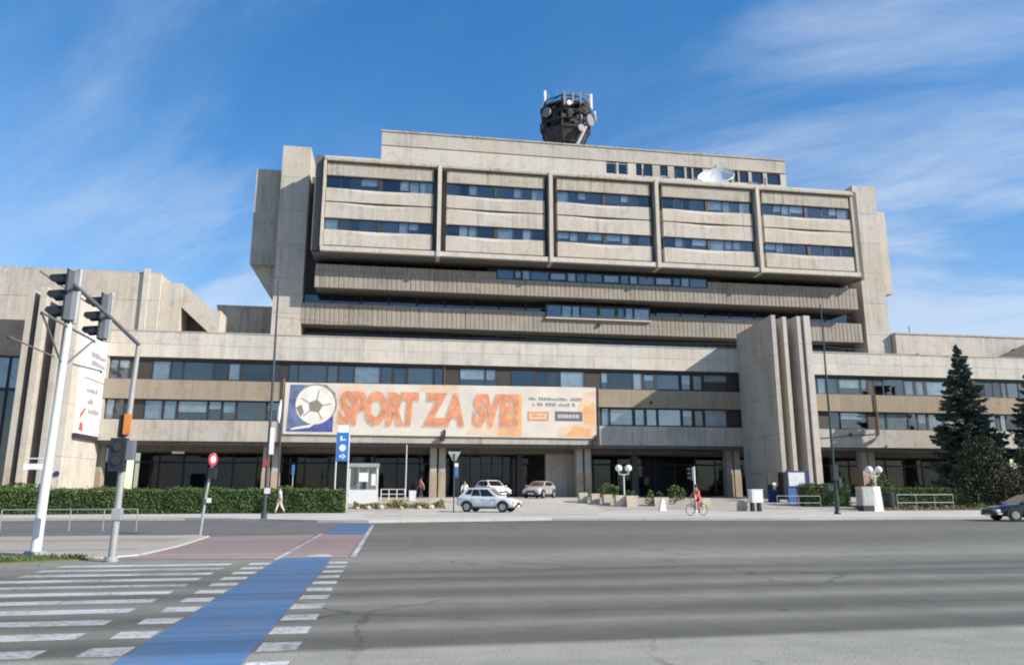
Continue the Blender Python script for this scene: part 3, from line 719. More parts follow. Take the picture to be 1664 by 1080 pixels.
MB().box(-62, -31, 76.6, 95, .3, 14.2).build('hall_wall', 'concrete_dark', lw, True)
for i in range(6): window(lw, -46 + 2.45 * i, -43.6 + 2.45 * i, 11.0, 14.1, 76.45, .1, 'glass', 'blind_blue')
for i in range(6): window(lw, -46 + 2.45 * i, -43.6 + 2.45 * i, 2.0, 10.9, 76.45, .1, 'glass_dark', None)
rb = thing('rear_block_building', 'dark weathered roof block between the left hall and the tower', 'building', (-14.5, 86, 15))
for i in range(3): MB().box(-19.6 + 2.55 * i, -17.07 + 2.55 * i, 84, 96, 15.2, 21.5).build('wall_panel', 'concrete_stain', rb, True)
MB().box(-19.65, -11.95, 83.9, 96, 21.5, 21.75).build('roof_edge', 'concrete_stain', rb, True)
# ---- right wing
rw = thing('right_wing_building', 'low concrete upper storey right of the tower behind the spruce', 'building', (70, 80, 15.8))
for i in range(5):
    x0 = 58.3 + 4.0 * i; MB().box(x0 + .01, x0 + 3.99, 77 + random.uniform(-.01, .01), 95, 17.15, 19.6).build('wall_panel', 'concrete', rw, True)
MB().box(58.3, 78.3, 76.9, 95, 19.6, 19.78).build('parapet_coping', 'concrete_stain', rw, True)
MB().box(58.3, 78.3, 78.0, 95, 15.8, 17.15).build('dark_recess', 'concrete_dark', rw, True)
MB().prism_y([(68.5, 16.1), (75.2, 16.1), (75.2, 18.9)], 75.6, 76.0).build('raking_shade', 'dark_brown', rw, True)  # dark triangle: shade below the raking edge put into its colour
MB().box(75.22, 78, 75.5, 76.1, 15.9, 19.3).build('end_pier', 'concrete', rw, True)
MB().box(60.0, 63.0, 75.6, 76.4, 16.0, 17.1).build('roof_hatch', 'concrete_grey', rw, True)
MB().tube([(60.6, 77.5, 19.7), (60.6, 77.5, 20.8)], .05, 6).build('vent_pipe', 'plastic_dark', rw, True)

# ------------------------------------------------------------------ banner and billboard
def text_mesh(txt, size, offset, shear=0.0, font_w=1.0, thick=.01):
    c = bpy.data.curves.new('t', 'FONT'); c.body = txt; c.size = size; c.offset = offset; c.shear = shear; c.extrude = thick; c.resolution_u = 3
    c.align_x = 'LEFT'; c.space_character = font_w
    o = bpy.data.objects.new('t', c); col.objects.link(o)
    dg = bpy.context.evaluated_depsgraph_get(); me = bpy.data.meshes.new_from_object(o.evaluated_get(dg))
    bpy.data.objects.remove(o); bpy.data.curves.remove(c); return me
def front_text(name, txt, x0, x1, z0, z1, y, mat, parent, offset=.02, shear=0.0, thick=.01):
    me = text_mesh(txt, 1.0, offset, shear, 1.0, thick)
    co = np.array([v.co for v in me.vertices]); lo = co.min(0); hi = co.max(0)
    pl = parent_loc(parent)
    for v in me.vertices:
        X = x0 + (v.co.x - lo[0]) / (hi[0] - lo[0]) * (x1 - x0); Z = z0 + (v.co.y - lo[1]) / (hi[1] - lo[1]) * (z1 - z0)
        v.co = (X - pl.x, y - v.co.z - pl.y, Z - pl.z)
    me.name = name; me.materials.clear(); me.materials.append(MATS[mat])
    return link(name, me, parent)
bn = thing('banner', 'long orange and white sports banner with a football on the office block front', 'banner', (5, 71.8, 6.6))
BY = 71.8
MB().prism_y([(-10.05, 6.72), (20.15, 6.62), (20.2, 11.72), (-10.05, 11.55)], BY, BY + .05).build('banner_sheet', 'banner_white', bn, True)
def patch(poly, mat, y, name='colour_patch'): return MB().prism_y(poly, y, y + .004).build(name, mat, bn, True)
patch([(2.3, 10.9), (6.0, 10.7), (6.5, 11.62), (2.6, 11.6)], 'orange_pale', BY - .006)
patch([(-5.2, 10.3), (-2.5, 10.6), (-2.4, 11.3), (-4.0, 11.5), (-5.1, 11.2)], 'orange_pale', BY - .006)
patch([(-5.3, 7.2), (-4.6, 7.2), (-4.2, 10.4), (-5.2, 10.4)], 'orange_pale', BY - .008)
patch([(7.0, 6.85), (12.5, 6.85), (12.5, 7.9), (8.0, 7.9)], 'orange_pale', BY - .006)
patch([(10.2, 6.75), (12.6, 6.75), (12.6, 10.9), (11.6, 10.9)], 'orange_banner', BY - .010)
patch([(17.6, 6.75), (20.1, 6.72), (20.1, 11.4), (19.0, 11.1), (18.2, 9.5), (18.9, 8.2), (16.2, 7.6), (16.2, 6.75)], 'orange_pale', BY - .008)
patch([(18.9, 8.1), (20.05, 8.1), (20.05, 10.2), (18.8, 9.6)], 'orange_banner', BY - .012)
patch([(16.9, 6.8), (19.6, 6.75), (19.6, 7.5), (18.0, 7.9)], 'orange_banner', BY - .012)
# football picture
pic = patch([(-9.75, 6.95), (-5.5, 6.95), (-5.5, 8.9), (-5.4, 10.6), (-6.3, 11.4), (-9.6, 11.35)], 'ball_blue', BY - .010, 'football_picture')
def disc(cx, cz, rx, rz, y, mat, name, n=26, sq=0):
    return MB().prism_y([(cx + rx * math.cos(2 * math.pi * k / n), cz + rz * math.sin(2 * math.pi * k / n)) for k in range(n)], y, y + .004).build(name, mat, pic, True)
disc(-7.15, 9.55, 1.93, 1.93, BY - .014, 'ball_seam', 'ball_edge'); disc(-7.2, 9.5, 1.82, 1.85, BY - .018, 'ball_white', 'ball')
MB().prism_y([(-7.2 + .72 * math.cos(R(80 + 72 * k)), 9.35 + .66 * math.sin(R(80 + 72 * k))) for k in range(5)], BY - .024, BY - .02).build('ball_pentagon', 'ball_seam', pic, True)
m = MB()
for k in range(5):
    a = R(80 + 72 * k); c, s_ = math.cos(a), math.sin(a); p = (-7.2 + .7 * c, 9.35 + .64 * s_); q = (-7.2 + 1.5 * c, 9.42 + 1.45 * s_); w = .05
    m.prism_y([(p[0] + s_ * w, p[1] - c * w), (q[0] + s_ * w, q[1] - c * w), (q[0] - s_ * w, q[1] + c * w), (p[0] - s_ * w, p[1] + c * w)], BY - .023, BY - .019)
m.build('ball_seams', 'ball_seam', pic, True)
MB().prism_y([(-8.95, 9.0 + .2), (-8.5, 8.3), (-8.2, 8.8), (-8.5, 9.5)], BY - .024, BY - .02).build('ball_pentagon', 'ball_seam', pic, True)
MB().prism_y([(-9.7, 7.0), (-5.55, 7.0), (-5.55, 8.4), (-6.6, 7.7), (-8.2, 7.25), (-9.7, 7.2)], BY - .030, BY - .026).build('blue_wave', 'ball_deep', pic, True)
MB().prism_y([(-9.4, 7.1), (-7.6, 7.35), (-6.9, 7.9), (-7.7, 7.6), (-9.2, 7.3)], BY - .036, BY - .032).build('white_wave', 'ball_white', pic, True)
def word_art(txt, x0, x1, z0, z1, y, mat, name, off, parent):
    """each letter a flat print of its own, set side by side like the printed line"""
    def width(t):
        me = text_mesh(t, 1.0, 0, 0.0, 1.0, .003); w = max((v.co.x for v in me.vertices), default=0) + .17 * t.count(' '); bpy.data.meshes.remove(me); return w
    tot = width(txt); k = 0; pl = parent_loc(parent); out = []
    ref = text_mesh('S', 1.0, 0, 0.0, 1.0, .003); lo = min(v.co.y for v in ref.vertices); hi = max(v.co.y for v in ref.vertices)
    for i, ch in enumerate(txt):
        if ch == ' ': continue
        me = text_mesh(ch, 1.0, off, .10, 1.0, .003); xs = [v.co.x for v in me.vertices]; end = width(txt[:i + 1]); a, b = min(xs), max(xs)
        tilt = random.uniform(-.02, .02)
        for v in me.vertices:
            X = x0 + (end - (b - v.co.x) + .02) / tot * (x1 - x0); Z = z0 + (v.co.y - lo) / (hi - lo) * (z1 - z0) + tilt * (X - x0 - end / tot * (x1 - x0))
            v.co = (X - pl.x, y - v.co.z - .004 * (k % 3) - pl.y, Z - pl.z)
        me.name = name; me.materials.clear(); me.materials.append(MATS[mat]); out.append(link(name, me, parent)); k += 1
    return out
random.seed(9); word_art('SPORT ZA SVE!', -4.88, 12.27, 7.76, 10.6, BY - .018, 'letter_shadow', 'letter_outline', .072, bn)
random.seed(9); word_art('SPORT ZA SVE!', -4.85, 12.3, 7.85, 10.68, BY - .038, 'letter_red', 'letter', .048, bn)
m = MB(); random.seed(3)
for z, xa, xb in ((10.3, 13.35, 18.6), (9.75, 13.7, 18.0)):
    x = xa
    while x < xb:
        w = random.uniform(.12, .26); h = random.choice((.22, .30, .34))
        m.box(x, x + w, BY - .012, BY - .004, z, z + h); x += w + (.06 if random.random() < .84 else .3)
m.build('small_print', 'print_grey', bn, True)
def frame_rect(x0, x1, z0, z1, t, y, mat, name):
    m = MB(); m.box(x0, x1, y, y + .008, z0, z0 + t); m.box(x0, x1, y, y + .008, z1 - t, z1); m.box(x0, x0 + t, y, y + .008, z0 + t, z1 - t); m.box(x1 - t, x1, y, y + .008, z0 + t, z1 - t)
    return m.build(name, mat, bn, True)
lg = MB().box(13.2, 15.3, BY - .012, BY - .004, 8.3, 9.2).build('orange_logo', 'orange_pale', bn, True); frame_rect(13.2, 15.3, 8.3, 9.2, .16, BY - .022, 'letter_red', 'logo_border')
m = MB(); m.box(13.6, 14.9, BY - .02, BY - .013, 8.68, 8.82); m.box(13.6, 14.2, BY - .02, BY - .013, 8.95, 9.0); m.build('logo_print', 'letter_red', bn, True)
dk = MB().box(15.95, 18.75, BY - .012, BY - .004, 8.3, 9.25).build('dark_logo', 'print_dark', bn, True)
m = MB()
for i in range(6):
    x = 16.25 + i * .37; m.box(x, x + .1, BY - .02, BY - .013, 8.58, 8.98); m.box(x + .18, x + .27, BY - .02, BY - .013, 8.58, 8.98); m.box(x + .1, x + .18, BY - .02, BY - .013, 8.74, 8.82)
m.build('logo_print', 'banner_white', bn, True)
bb = thing('billboard', 'tall narrow white billboard with faint print on the side of the left pylon', 'billboard', (-26.3, 70, 6))
MB().box(-26.39, -26.1, 67.3, 72.5, 6.3, 15.2).build('board_face', 'white_paint', bb, True)
MB().box(-26.38, -26.05, 67.25, 72.55, 5.95, 6.28).build('board_base', 'plastic_dark', bb, True)
m = MB(); random.seed(5)
for z, a, b in ((13.0, 68.6, 71.8), (12.3, 68.8, 71.6), (9.9, 68.4, 70.6), (8.9, 68.9, 70.2), (8.1, 69.2, 71.6)):
    y = a
    while y < b:
        w = random.uniform(.2, .4); m.box(-26.098, -26.085, y, y + w, z, z + random.choice((.3, .4, .48))); y += w + .12
m.build('print_lines', 'print_grey', bb, True)['kind'] = 'stuff'
MB().box(-26.098, -26.085, 67.6, 72.3, 11.0, 11.12).build('print_rule', 'print_grey', bb, True)
m = MB(); m.add([(-26.09, 67.6, 7.9), (-26.09, 68.5, 8.6), (-26.09, 68.7, 8.4), (-26.09, 67.7, 7.5)], [(0, 1, 2, 3)]); m.add([(-26.09, 67.6, 6.6), (-26.09, 68.6, 6.5), (-26.09, 68.4, 7.2), (-26.09, 67.8, 7.3)], [(0, 1, 2, 3)])
m.build('red_print', 'red_light', bb, True)
tag(MB().prism_y([(-26.58 + .22 * math.cos(R(30 * k)), 2.9 + .22 * math.sin(R(30 * k))) for k in range(12)], 65.7, 65.79).build('round_sign', 'blue_dark'), 'small round dark sign on the front edge of the left pylon', 'sign')

# ------------------------------------------------------------------ roof antennas and dishes
at = thing('antenna_tower', 'dark eight sided lattice antenna platform crowded with aerials on the tower roof', 'antenna', (22.0, 90, 43.3))
def ring(r, z, n=8, ph=22.5): return [(r * math.cos(R(ph + 360 * k / n)), r * math.sin(R(ph + 360 * k / n)), z) for k in range(n)]
MB().lathe([(1.9, 0), (1.9, 3.5), (2.1, 4.5), (2.2, 9.2)], 12).build('mast_core', 'antenna_dark', at)
m = MB()
rings = [(2.35, 3.4), (3.2, 5.2), (3.3, 6.3), (3.25, 7.5), (3.35, 8.7), (3.2, 9.5)]
for r, z in rings:
    p = ring(r, z); [m.tube([p[k], p[(k + 1) % 8]], .10, 6) for k in range(8)]
for (r0, z0), (r1, z1) in zip(rings[:-1], rings[1:]):
    a, b = ring(r0, z0), ring(r1, z1)
    for k in range(8):
        m.tube([a[k], b[k]], .09, 6); m.tube([a[k], b[(k + 1) % 8]], .06, 5)
m.build('lattice_frame', 'antenna_dark', at)
pf = MB(); 
for z, r in ((5.4, 3.2), (7.5, 3.2), (8.7, 3.2)): pf.prism([(q[0], q[1]) for q in ring(r, 0)], z - .1, z)
pf.build('platform_deck', 'antenna_dark', at)
cone = MB()
for k in range(8):
    a, b = ring(2.25, 3.3)[k], ring(2.25, 3.3)[(k + 1) % 8]; c_, d_ = ring(3.12, 5.1)[(k + 1) % 8], ring(3.25, 5.5)[k]
    if k not in (1,): cone.quad(a, b, c_, d_)
cone.build('support_cone', 'antenna_dark', at)
random.seed(11)
m = MB(); m2 = MB()
for k in range(90):
    a = random.uniform(0, 2 * math.pi); r = random.uniform(2.3, 3.3); z = random.choice((5.5, 6.1, 7.5, 7.9)) + random.uniform(0, .6)
    x, y = r * math.cos(a), r * math.sin(a); w = random.uniform(.15, .4); h = random.uniform(.4, 1.3)
    (m if random.random() < .8 else m2).box(x - w, x + w, y - w * .6, y + w * .6, z, z + h)
m.build('equipment_boxes', 'antenna_dark', at)['kind'] = 'stuff'; m2.build('grey_equipment', 'antenna_grey', at)['kind'] = 'stuff'
for x, y, z0, z1, r in ((3.0, -1.2, 9.2, 11.0, .17), (3.35, -1.0, 8.8, 11.1, .16), (-3.1, -1.2, 9.3, 10.9, .16), (-.9, -3.2, 7.8, 9.9, .16), (1.3, -3.1, 8.4, 10.1, .12), (.2, -3.3, 8.2, 9.9, .12)):
    MB().box(x - r, x + r, y - r * .6, y + r * .6, z0, z1).build('panel_antenna', 'white_paint' if abs(x) > 3 else 'antenna_grey', at)
for x, y, z, r, ang, mt in ((-.4, -3.45, 8.0, .34, -90, 'white_paint'), (3.4, -1.4, 7.6, .7, -20, 'white_metal'), (-2.9, -2.0, 7.2, .65, -140, 'antenna_grey'), (1.2, -2.8, 4.9, .5, -70, 'antenna_grey'), (2.4, -2.6, 6.2, .8, -50, 'antenna_grey')):
    d = MB().lathe([(r * .2, -.1), (r * .75, .02), (r, .16), (r, .42), (.02, .43)], 14, axis='x').build('drum_dish', mt, at, smooth=True); d.location = (x, y, z); d.rotation_euler = (0, 0, R(ang))
MB().tube([(.9, -2.0, 2.9), (2.0, -2.9, 5.3)], .22, 8).build('cable_tray', 'white_metal', at)
for k in range(14):
    a = R(360 / 14 * k + 5); MB().tube([(3.2 * math.cos(a), 3.2 * math.sin(a), 9.4), (3.2 * math.cos(a), 3.2 * math.sin(a), 9.4 + random.uniform(.5, 1.1))], .035, 5).build('whip_aerial', 'antenna_grey', at)
def dish(x, y, z, r, az, tilt, label, n=18, mat='antenna_pale'):
    t = thing('satellite_dish', label, 'satellite dish', (x, y, z), 0, 'satellite dishes on the tower roof')
    d = MB().lathe([(.02, 0), (r * .4, .05 * r), (r * .75, .18 * r), (r, .36 * r), (r * .985, .38 * r), (r * .72, .22 * r), (r * .38, .1 * r), (.02, .06 * r)], n).build('reflector', mat, t, smooth=True)
    d.location = (0, 0, r * .95); d.rotation_euler = (R(tilt), 0, R(az))
    MB().tube([(0, .1, -.6), (0, .1, r * .9)], .09, 6).build('stand', 'galvanised', t)
    f = MB(); 
    for k in range(3):
        a = R(120 * k); f.tube([(r * .9 * math.cos(a), r * .9 * math.sin(a), .34 * r), (0, 0, r * .9)], .03, 5)
    f.box(-.09, .09, -.09, .09, r * .85, r * 1.02); q = f.build('feed_horn', 'galvanised', t); q.location = d.location; q.rotation_euler = d.rotation_euler
dish(38.2, 79.5, 36.35, 2.2, -26, 48, 'largest white satellite dish on the tower roof in front of the upper windows', 18, 'white_paint')
dish(35.2, 79.0, 36.3, 1.15, -20, 50, 'mid sized white satellite dish left of the largest roof dish')
dish(42.6, 79.2, 36.2, 1.3, -30, 50, 'white satellite dish right of the largest roof dish')
dish(31.2, 79.0, 36.7, .95, -15, 64, 'smallest and leftmost white satellite dish on the tower roof')
for x, z, lb in ((29.3, 40.0, 'thin dark aerial pole left of all the roof dishes'), (33.4, 40.2, 'thin dark aerial pole between the two leftmost roof dishes'), (40.6, 40.3, 'thin dark aerial pole right of the largest roof dish'), (45.2, 39.9, 'thin dark aerial pole right of all the roof dishes')):
    t = tag(MB().tube([(x, 80.5, 36.0), (x, 80.5, z)], .08, 6).build('roof_pole', 'pole_dark'), lb, 'pole', 'aerial poles on the tower roof')

# ------------------------------------------------------------------ vegetation
def leaf_object(name, pts, size, mat, parent=None, aspect=1.6, up=0.0, dirs=None):
    n = len(pts); P = np.asarray(pts, float)
    if dirs is None:
        u = rng.normal(size=(n, 3))
    else: u = np.asarray(dirs, float) + rng.normal(scale=.35, size=(n, 3))
    u /= np.linalg.norm(u, axis=1, keepdims=True)
    t = rng.normal(size=(n, 3)); t[:, 2] += up; v = np.cross(u, t); v /= np.linalg.norm(v, axis=1, keepdims=True)
    s = size * rng.uniform(.65, 1.35, size=(n, 1))
    a = P - v * s * .5; b = P + u * s * aspect * .5 ; c = P + v * s * .5; d = P - u * s * aspect * .5
    V = np.stack([d, a, b, c], 1).reshape(-1, 3)
    me = bpy.data.meshes.new(name)
    me.vertices.add(4 * n); me.vertices.foreach_set('co', V.ravel())
    me.loops.add(4 * n); me.loops.foreach_set('vertex_index', np.arange(4 * n))
    me.polygons.add(n); me.polygons.foreach_set('loop_start', np.arange(0, 4 * n, 4)); me.polygons.foreach_set('loop_total', np.full(n, 4))
    me.update(calc_edges=True); me.materials.append(MATS[mat])
    return link(name, me, parent)
def hedge(label, x0, x1, y0, y1, z0, z1, dens=260, mat='hedge_leaf'):
    t = thing('hedge', label, 'hedge', ((x0 + x1) / 2, (y0 + y1) / 2, z0))
    lx, ly, h = (x1 - x0) / 2, (y1 - y0) / 2, z1 - z0
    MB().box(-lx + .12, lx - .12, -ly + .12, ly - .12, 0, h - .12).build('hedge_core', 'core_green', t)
    nf = int(2 * lx * h * dens); ntp = int(4 * lx * ly * dens); ns = int(2 * ly * h * dens)
    f = np.column_stack([rng.uniform(-lx, lx, nf), -ly + rng.normal(0, .045, nf), rng.uniform(0.02, h, nf)])
    f[:, 1] += .10 * np.sin(f[:, 0] * 2.1) * np.cos(f[:, 2] * 3 + f[:, 0]) * .6
    tp = np.column_stack([rng.uniform(-lx, lx, ntp), rng.uniform(-ly, ly, ntp), h + rng.normal(0, .055, ntp) + .22 * (rng.uniform(0, 1, ntp) > .985) * rng.uniform(0, 1, ntp)])
    tp[:, 2] += .06 * np.sin(tp[:, 0] * 1.1 + x0) + .04 * np.sin(tp[:, 0] * 2.7) + .03 * np.sin(tp[:, 0] * 5.3)
    s1 = np.column_stack([lx + rng.normal(0, .04, ns), rng.uniform(-ly, ly, ns), rng.uniform(0, h, ns)])
    s2 = s1 * np.array([-1, 1, 1])
    leaf_object('foliage', np.vstack([f, tp, s1, s2]), .066, mat, t)
    return t
hedge('long clipped green hedge in front of the office block left of the driveway', -25.5, -3.0, 52.0, 53.4, .1, 1.64, 300)
hedge('clipped hedge at the far left behind the long hedge, below the pylon', -34, -24.2, 58, 59.2, .3, 1.95, 180)
hedge('low clipped hedge right of the road behind the metal railing', 38.5, 50.0, 56, 57.2, .2, 1.72, 260)
hedge('short clipped hedge block between the pylon and the grey cabinet', 33.6, 37.6, 57.2, 58.6, .25, 2.0, 280)
def spruce(label, x, y, z, H, Rm, seed, nlev=30, leaf='spruce_leaf'):
    rs = np.random.default_rng(seed)
    t = thing('spruce_tree', label, 'tree', (x, y, z))
    MB().tube([(0, 0, 0), (0, 0, H * .5), (0, 0, H * .98)], [.24, .15, .02], 8).build('trunk', 'bark', t)
    pts = []; dirs = []; br = MB()
    for i in range(nlev):
        f = i / (nlev - 1); hb = .9 + (H - 1.1) * f ** .92; r = Rm * (1 - f) ** .8 * rs.uniform(.82, 1.12) + .12
        nb = int(6 + 6 * (1 - f)); ph = rs.uniform(0, 6.28)
        for b in range(nb):
            a = ph + 2 * math.pi * b / nb + rs.normal(0, .22); L_ = r * rs.uniform(.55, 1.15); h = hb + rs.normal(0, .22)
            k = max(12, int(78 * L_)); s = np.sort(rs.uniform(.08, 1, k)) ; 
            zc = h - L_ * (.42 * s - .30 * s ** 2.6)
            wid = (.10 + .16 * L_ * np.sin(np.pi * np.clip(s, 0, 1)) ** .8) * rs.normal(0, .55, k)
            hang = -np.abs(rs.normal(0, .16, k)) * (1.2 - .5 * s)
            X = np.cos(a) * L_ * s - np.sin(a) * wid; Y = np.sin(a) * L_ * s + np.cos(a) * wid
            pts.append(np.column_stack([X, Y, zc + hang]))
            dirs.append(np.column_stack([np.cos(a) * np.ones(k), np.sin(a) * np.ones(k), -.35 + .5 * s]))
            br.tube([(0, 0, h), (math.cos(a) * L_ * .9, math.sin(a) * L_ * .9, h - L_ * .18)], [.035, .01], 4, False)
    top = np.column_stack([rs.normal(0, .05, 40), rs.normal(0, .05, 40), rs.uniform(H - 1.3, H, 40)]); pts.append(top); dirs.append(np.tile([0, 0, 1.], (40, 1)))
    br.build('branches', 'bark', t, kind='stuff')
    leaf_object('crown', np.vstack(pts), .17, leaf, t, 2.4, 0, np.vstack(dirs))
spruce('tall dark spruce standing in front of the office block at the right', 56.7, 66, .7, 15.4, 4.5, 3, 36)
spruce('dark spruce cut off by the right edge of the view', 61.5, 62, .6, 13.4, 4.3, 4, 32)
def bush(name, label, cat, x, y, z, blobs, n, size, mat, seed, trunk=True):
    rs = np.random.default_rng(seed)
    t = thing(name, label, cat, (x, y, z)); pts = []
    for (cx, cy, cz, rx, ry, rz) in blobs:
        k = int(n * rx * rz); d = rs.normal(size=(k, 3)); d /= np.linalg.norm(d, axis=1, keepdims=True)
        rr = rs.uniform(.45, 1.05, (k, 1)) ** .6
        q = d * rr * np.array([rx, ry, rz]); lump = .16 * np.sin(q[:, :1] * 4 + cx) * np.cos(q[:, 2:] * 4.3)
        p = q * (1 + lump) + np.array([cx, cy, cz]); pts.append(p[p[:, 2] > .02])
    if trunk:
        m = MB()
        for k in range(5):
            a = rs.uniform(0, 6.28); m.tube([(0, 0, 0), (.3 * math.cos(a), .3 * math.sin(a), blobs[0][2]), (.9 * math.cos(a), .9 * math.sin(a), blobs[0][2] * 1.6)], [.08, .05, .02], 5)
        m.build('trunk', 'bark', t)
    leaf_object('crown' if trunk else 'foliage', np.vstack(pts), size, mat, t, 1.7)
    return t
bush('yew_tree', 'broad dark olive yew spreading below the tall spruce', 'tree', 50.3, 57.0, .2,
     [(0, 0, 2.0, 3.3, 2.2, 2.0), (-.3, 0, 4.0, 1.9, 1.6, 1.6), (-1.9, .2, 1.2, 2.2, 1.8, 1.3), (2.2, 0, 1.3, 2.0, 1.8, 1.5), (.2, 0, 5.2, .9, .8, .9)], 1100, .12, 'yew_leaf', 5)
bush('yew_tree', 'dark spreading yew at the right edge beside the cut-off spruce', 'tree', 57.2, 58.5, .25,
     [(0, 0, 2.0, 3.2, 2.2, 2.1), (0, 0, 4.0, 2.0, 1.6, 1.8), (2, 0, 1.5, 2.0, 1.6, 1.4)], 900, .12, 'yew_leaf', 6)
bush('shrub', 'leafy green shrub standing behind the right hedge', 'shrub', 42.0, 59.5, .4, [(0, 0, 1.1, 1.3, 1.0, 1.0), (.3, 0, 1.9, .5, .5, .7)], 420, .12, 'shrub_leaf', 8, False)
bush('shrub', 'round green shrub growing among the stone planter blocks', 'shrub', 19.0, 64, .75, [(0, 0, .8, .95, .8, .7)], 700, .1, 'shrub_leaf', 9, False)
bush('shrub', 'small green shrub behind the cyclist', 'shrub', 23.6, 60, .5, [(0, 0, .8, .8, .7, .7)], 700, .1, 'shrub_leaf', 10, False)
bush('shrub', 'small yellowish shrub left of the low white blocks', 'shrub', 20.7, 58.5, .36, [(0, 0, .5, .45, .45, .5), (.1, 0, 1.0, .25, .25, .3)], 900, .09, 'grass_leaf', 12, False)
def tufts(name, x0, x1, yf, n, h, mat, size=.1):
    x = rng.uniform(x0, x1, n); y = yf(x) + rng.uniform(-.5, .5, n); z = np.array([ground_z(v) for v in y]) + rng.uniform(0, 1, n) ** 1.6 * h * (0.6 + .4 * np.sin(x * 2.7) * np.sin(x * .9 + 1))
    o = leaf_object(name, np.column_stack([x, y, z]), size, mat, None, 2.2, 0, np.tile([0, 0, 1.], (n, 1))); o['kind'] = 'stuff'; return o
tufts('dry_plants', -2.6, 4.1, lambda x: 57.6 + 0 * x, 2600, .62, 'dry_leaf'); tufts('green_plants', -2.6, 4.1, lambda x: 57.9 + 0 * x, 700, .5, 'grass_leaf')
tufts('verge_plants', 35.5, 48, lambda x: 51.6 + 0 * x, 3200, .35, 'dry_leaf', .09); tufts('verge_grass', 35.5, 49, lambda x: 53.2 + 0 * x, 3000, .5, 'grass_leaf', .1)
for k in range(1):
    MB().prism([(-2.8, 57.0), (4.2, 57.0), (4.2, 58.6), (-2.8, 58.6)], .1, .36).build('flower_bed', 'soil', None, kind='structure')
    MB().prism([(35.4, 51.0), (50, 51.0), (50, 56), (35.4, 56)], .1, .2).build('planting_strip', 'soil', None, kind='structure')
MB().prism([(-40, 18.9), (-9.2, 18.9), (-7.0, 19.9), (-7.1, 20.26), (-9.6, 20.56), (-40, 20.6)], -.03, .03).build('grass_verge', 'verge', None, kind='structure')
xs = rng.uniform(-16, -7.2, 5200); yy = 18.95 + (1.55) * rng.uniform(0, 1, 5200); ok = yy > 18.95 + np.clip((xs + 9.2) / 2.2, 0, 1) * 1.0
P = np.column_stack([xs, yy, .03 + rng.uniform(0, .07, 5200)])[ok]
leaf_object('grass_blades', P, .022, 'grass_leaf', None, 5, 0, np.tile([0, 0, 1.], (len(P), 1)))['kind'] = 'stuff'
for k, (x, y, lb) in enumerate([(-2.3, 56.8, 'leftmost pale edging stone, nearest the hedge end, before the kiosk'), (-1.5, 56.75, 'pale edging stone second from the hedge end before the kiosk'),
        (-.6, 56.8, 'larger pale edging stone below the right corner of the kiosk'), (.9, 56.8, 'pale edging stone in front of the short white railing'),
        (2.2, 56.75, 'pale edging stone in front of the white planter box'), (3.1, 56.9, 'rightmost pale edging stone beside the give way sign')]):
    s_ = .16 + .05 * (k % 3); m = MB().sphere((0, 0, s_ * .5), s_, 7, 5, .7).build('stone', 'stone_light'); m.location = (x, y, ground_z(y)); m.rotation_euler = (0, 0, k)
    tag(m, lb, 'stone', 'edging stones of the flower bed')

# ------------------------------------------------------------------ street furniture
def pole_mesh(x0, z0, z1, r0, r1, n=12): return MB().tube([(0, 0, z0), (0, 0, (z0 + z1) / 2), (0, 0, z1)], [r0, (r0 + r1) / 2, r1], n)
def signal_head(parent, loc, rz, lit=None, s=1.0):
    h = MB().prism([(-.08, -.15), (.04, -.15), (.09, -.08), (.09, .08), (.04, .15), (-.08, .15)], 0, 1.0).build('signal_head', 'signal_grey', parent)
    h.location = loc; h.rotation_euler = (0, 0, R(rz)); h.scale = (s, s, s)
    MB().box(-.10, -.082, -.19, .19, -.03, 1.03).build('back_plate', 'signal_black', h)
    for k in range(3):
        z = .17 + .33 * k
        MB().lathe([(.12, -.02), (.11, .0), (.02, .02)], 14, (0, 0, 0), 'x').build('lens', 'lens_off', h, smooth=True).location = (-.11, 0, z)
        m = MB()                          # visor: open half-tube facing -x
        for i in range(9):
            a = R(-20 + 220 * i / 8); cy, cz = .145 * math.cos(a), .145 * math.sin(a)
            ln = .34 if 0 < i < 8 else .26
            m.v += [(-.10, cy, z + cz), (-.10 - ln, cy * .97, z + cz * .97 - .03)]
        for i in range(8): m.f.append((2 * i, 2 * i + 1, 2 * i + 3, 2 * i + 2))
        v = m.build('visor', 'signal_black', h)
        sm = v.modifiers.new('s', 'SOLIDIFY'); sm.thickness = .008
    return h
ms = thing('traffic_signal_mast', 'grey traffic signal mast with two black signal heads on its overhanging arm', 'traffic light', (-6.38, 19.3, 0))
MB().tube([(0, 0, 0), (.02, 0, 2.6), (.09, 0, 5.2)], [.085, .075, .055], 12).build('pole', 'pole_grey', ms, smooth=True)
MB().lathe([(.15, 0), (.15, .05), (.1, .12)], 12).build('base_flange', 'pole_grey', ms)
MB().tube([(.09, 0, 5.18), (.09, -1.9, 5.4), (.09, -4.1, 5.62)], [.05, .045, .04], 10).build('mast_arm', 'signal_grey', ms, smooth=True)
signal_head(ms, (.0, -1.95, 4.92), 0); signal_head(ms, (-.02, -3.72, 4.94), 0)
for y, z in ((-1.95, 4.86), (-3.72, 4.88)):
    MB().tube([(.06, y, z), (.06, y, z + 1.12)], .055, 10).build('head_bracket', 'pole_grey', ms, smooth=True)
MB().box(-.01, .14, -.16, -.07, 2.95, 3.44).build('orange_panel', 'orange', ms)
MB().box(-.14, -.03, -.11, .05, 2.88, 3.42).build('relay_box', 'signal_black', ms)
ph = MB().box(-.24, .10, -.22, .02, 2.08, 2.86).build('pedestrian_signal', 'signal_black', ms)
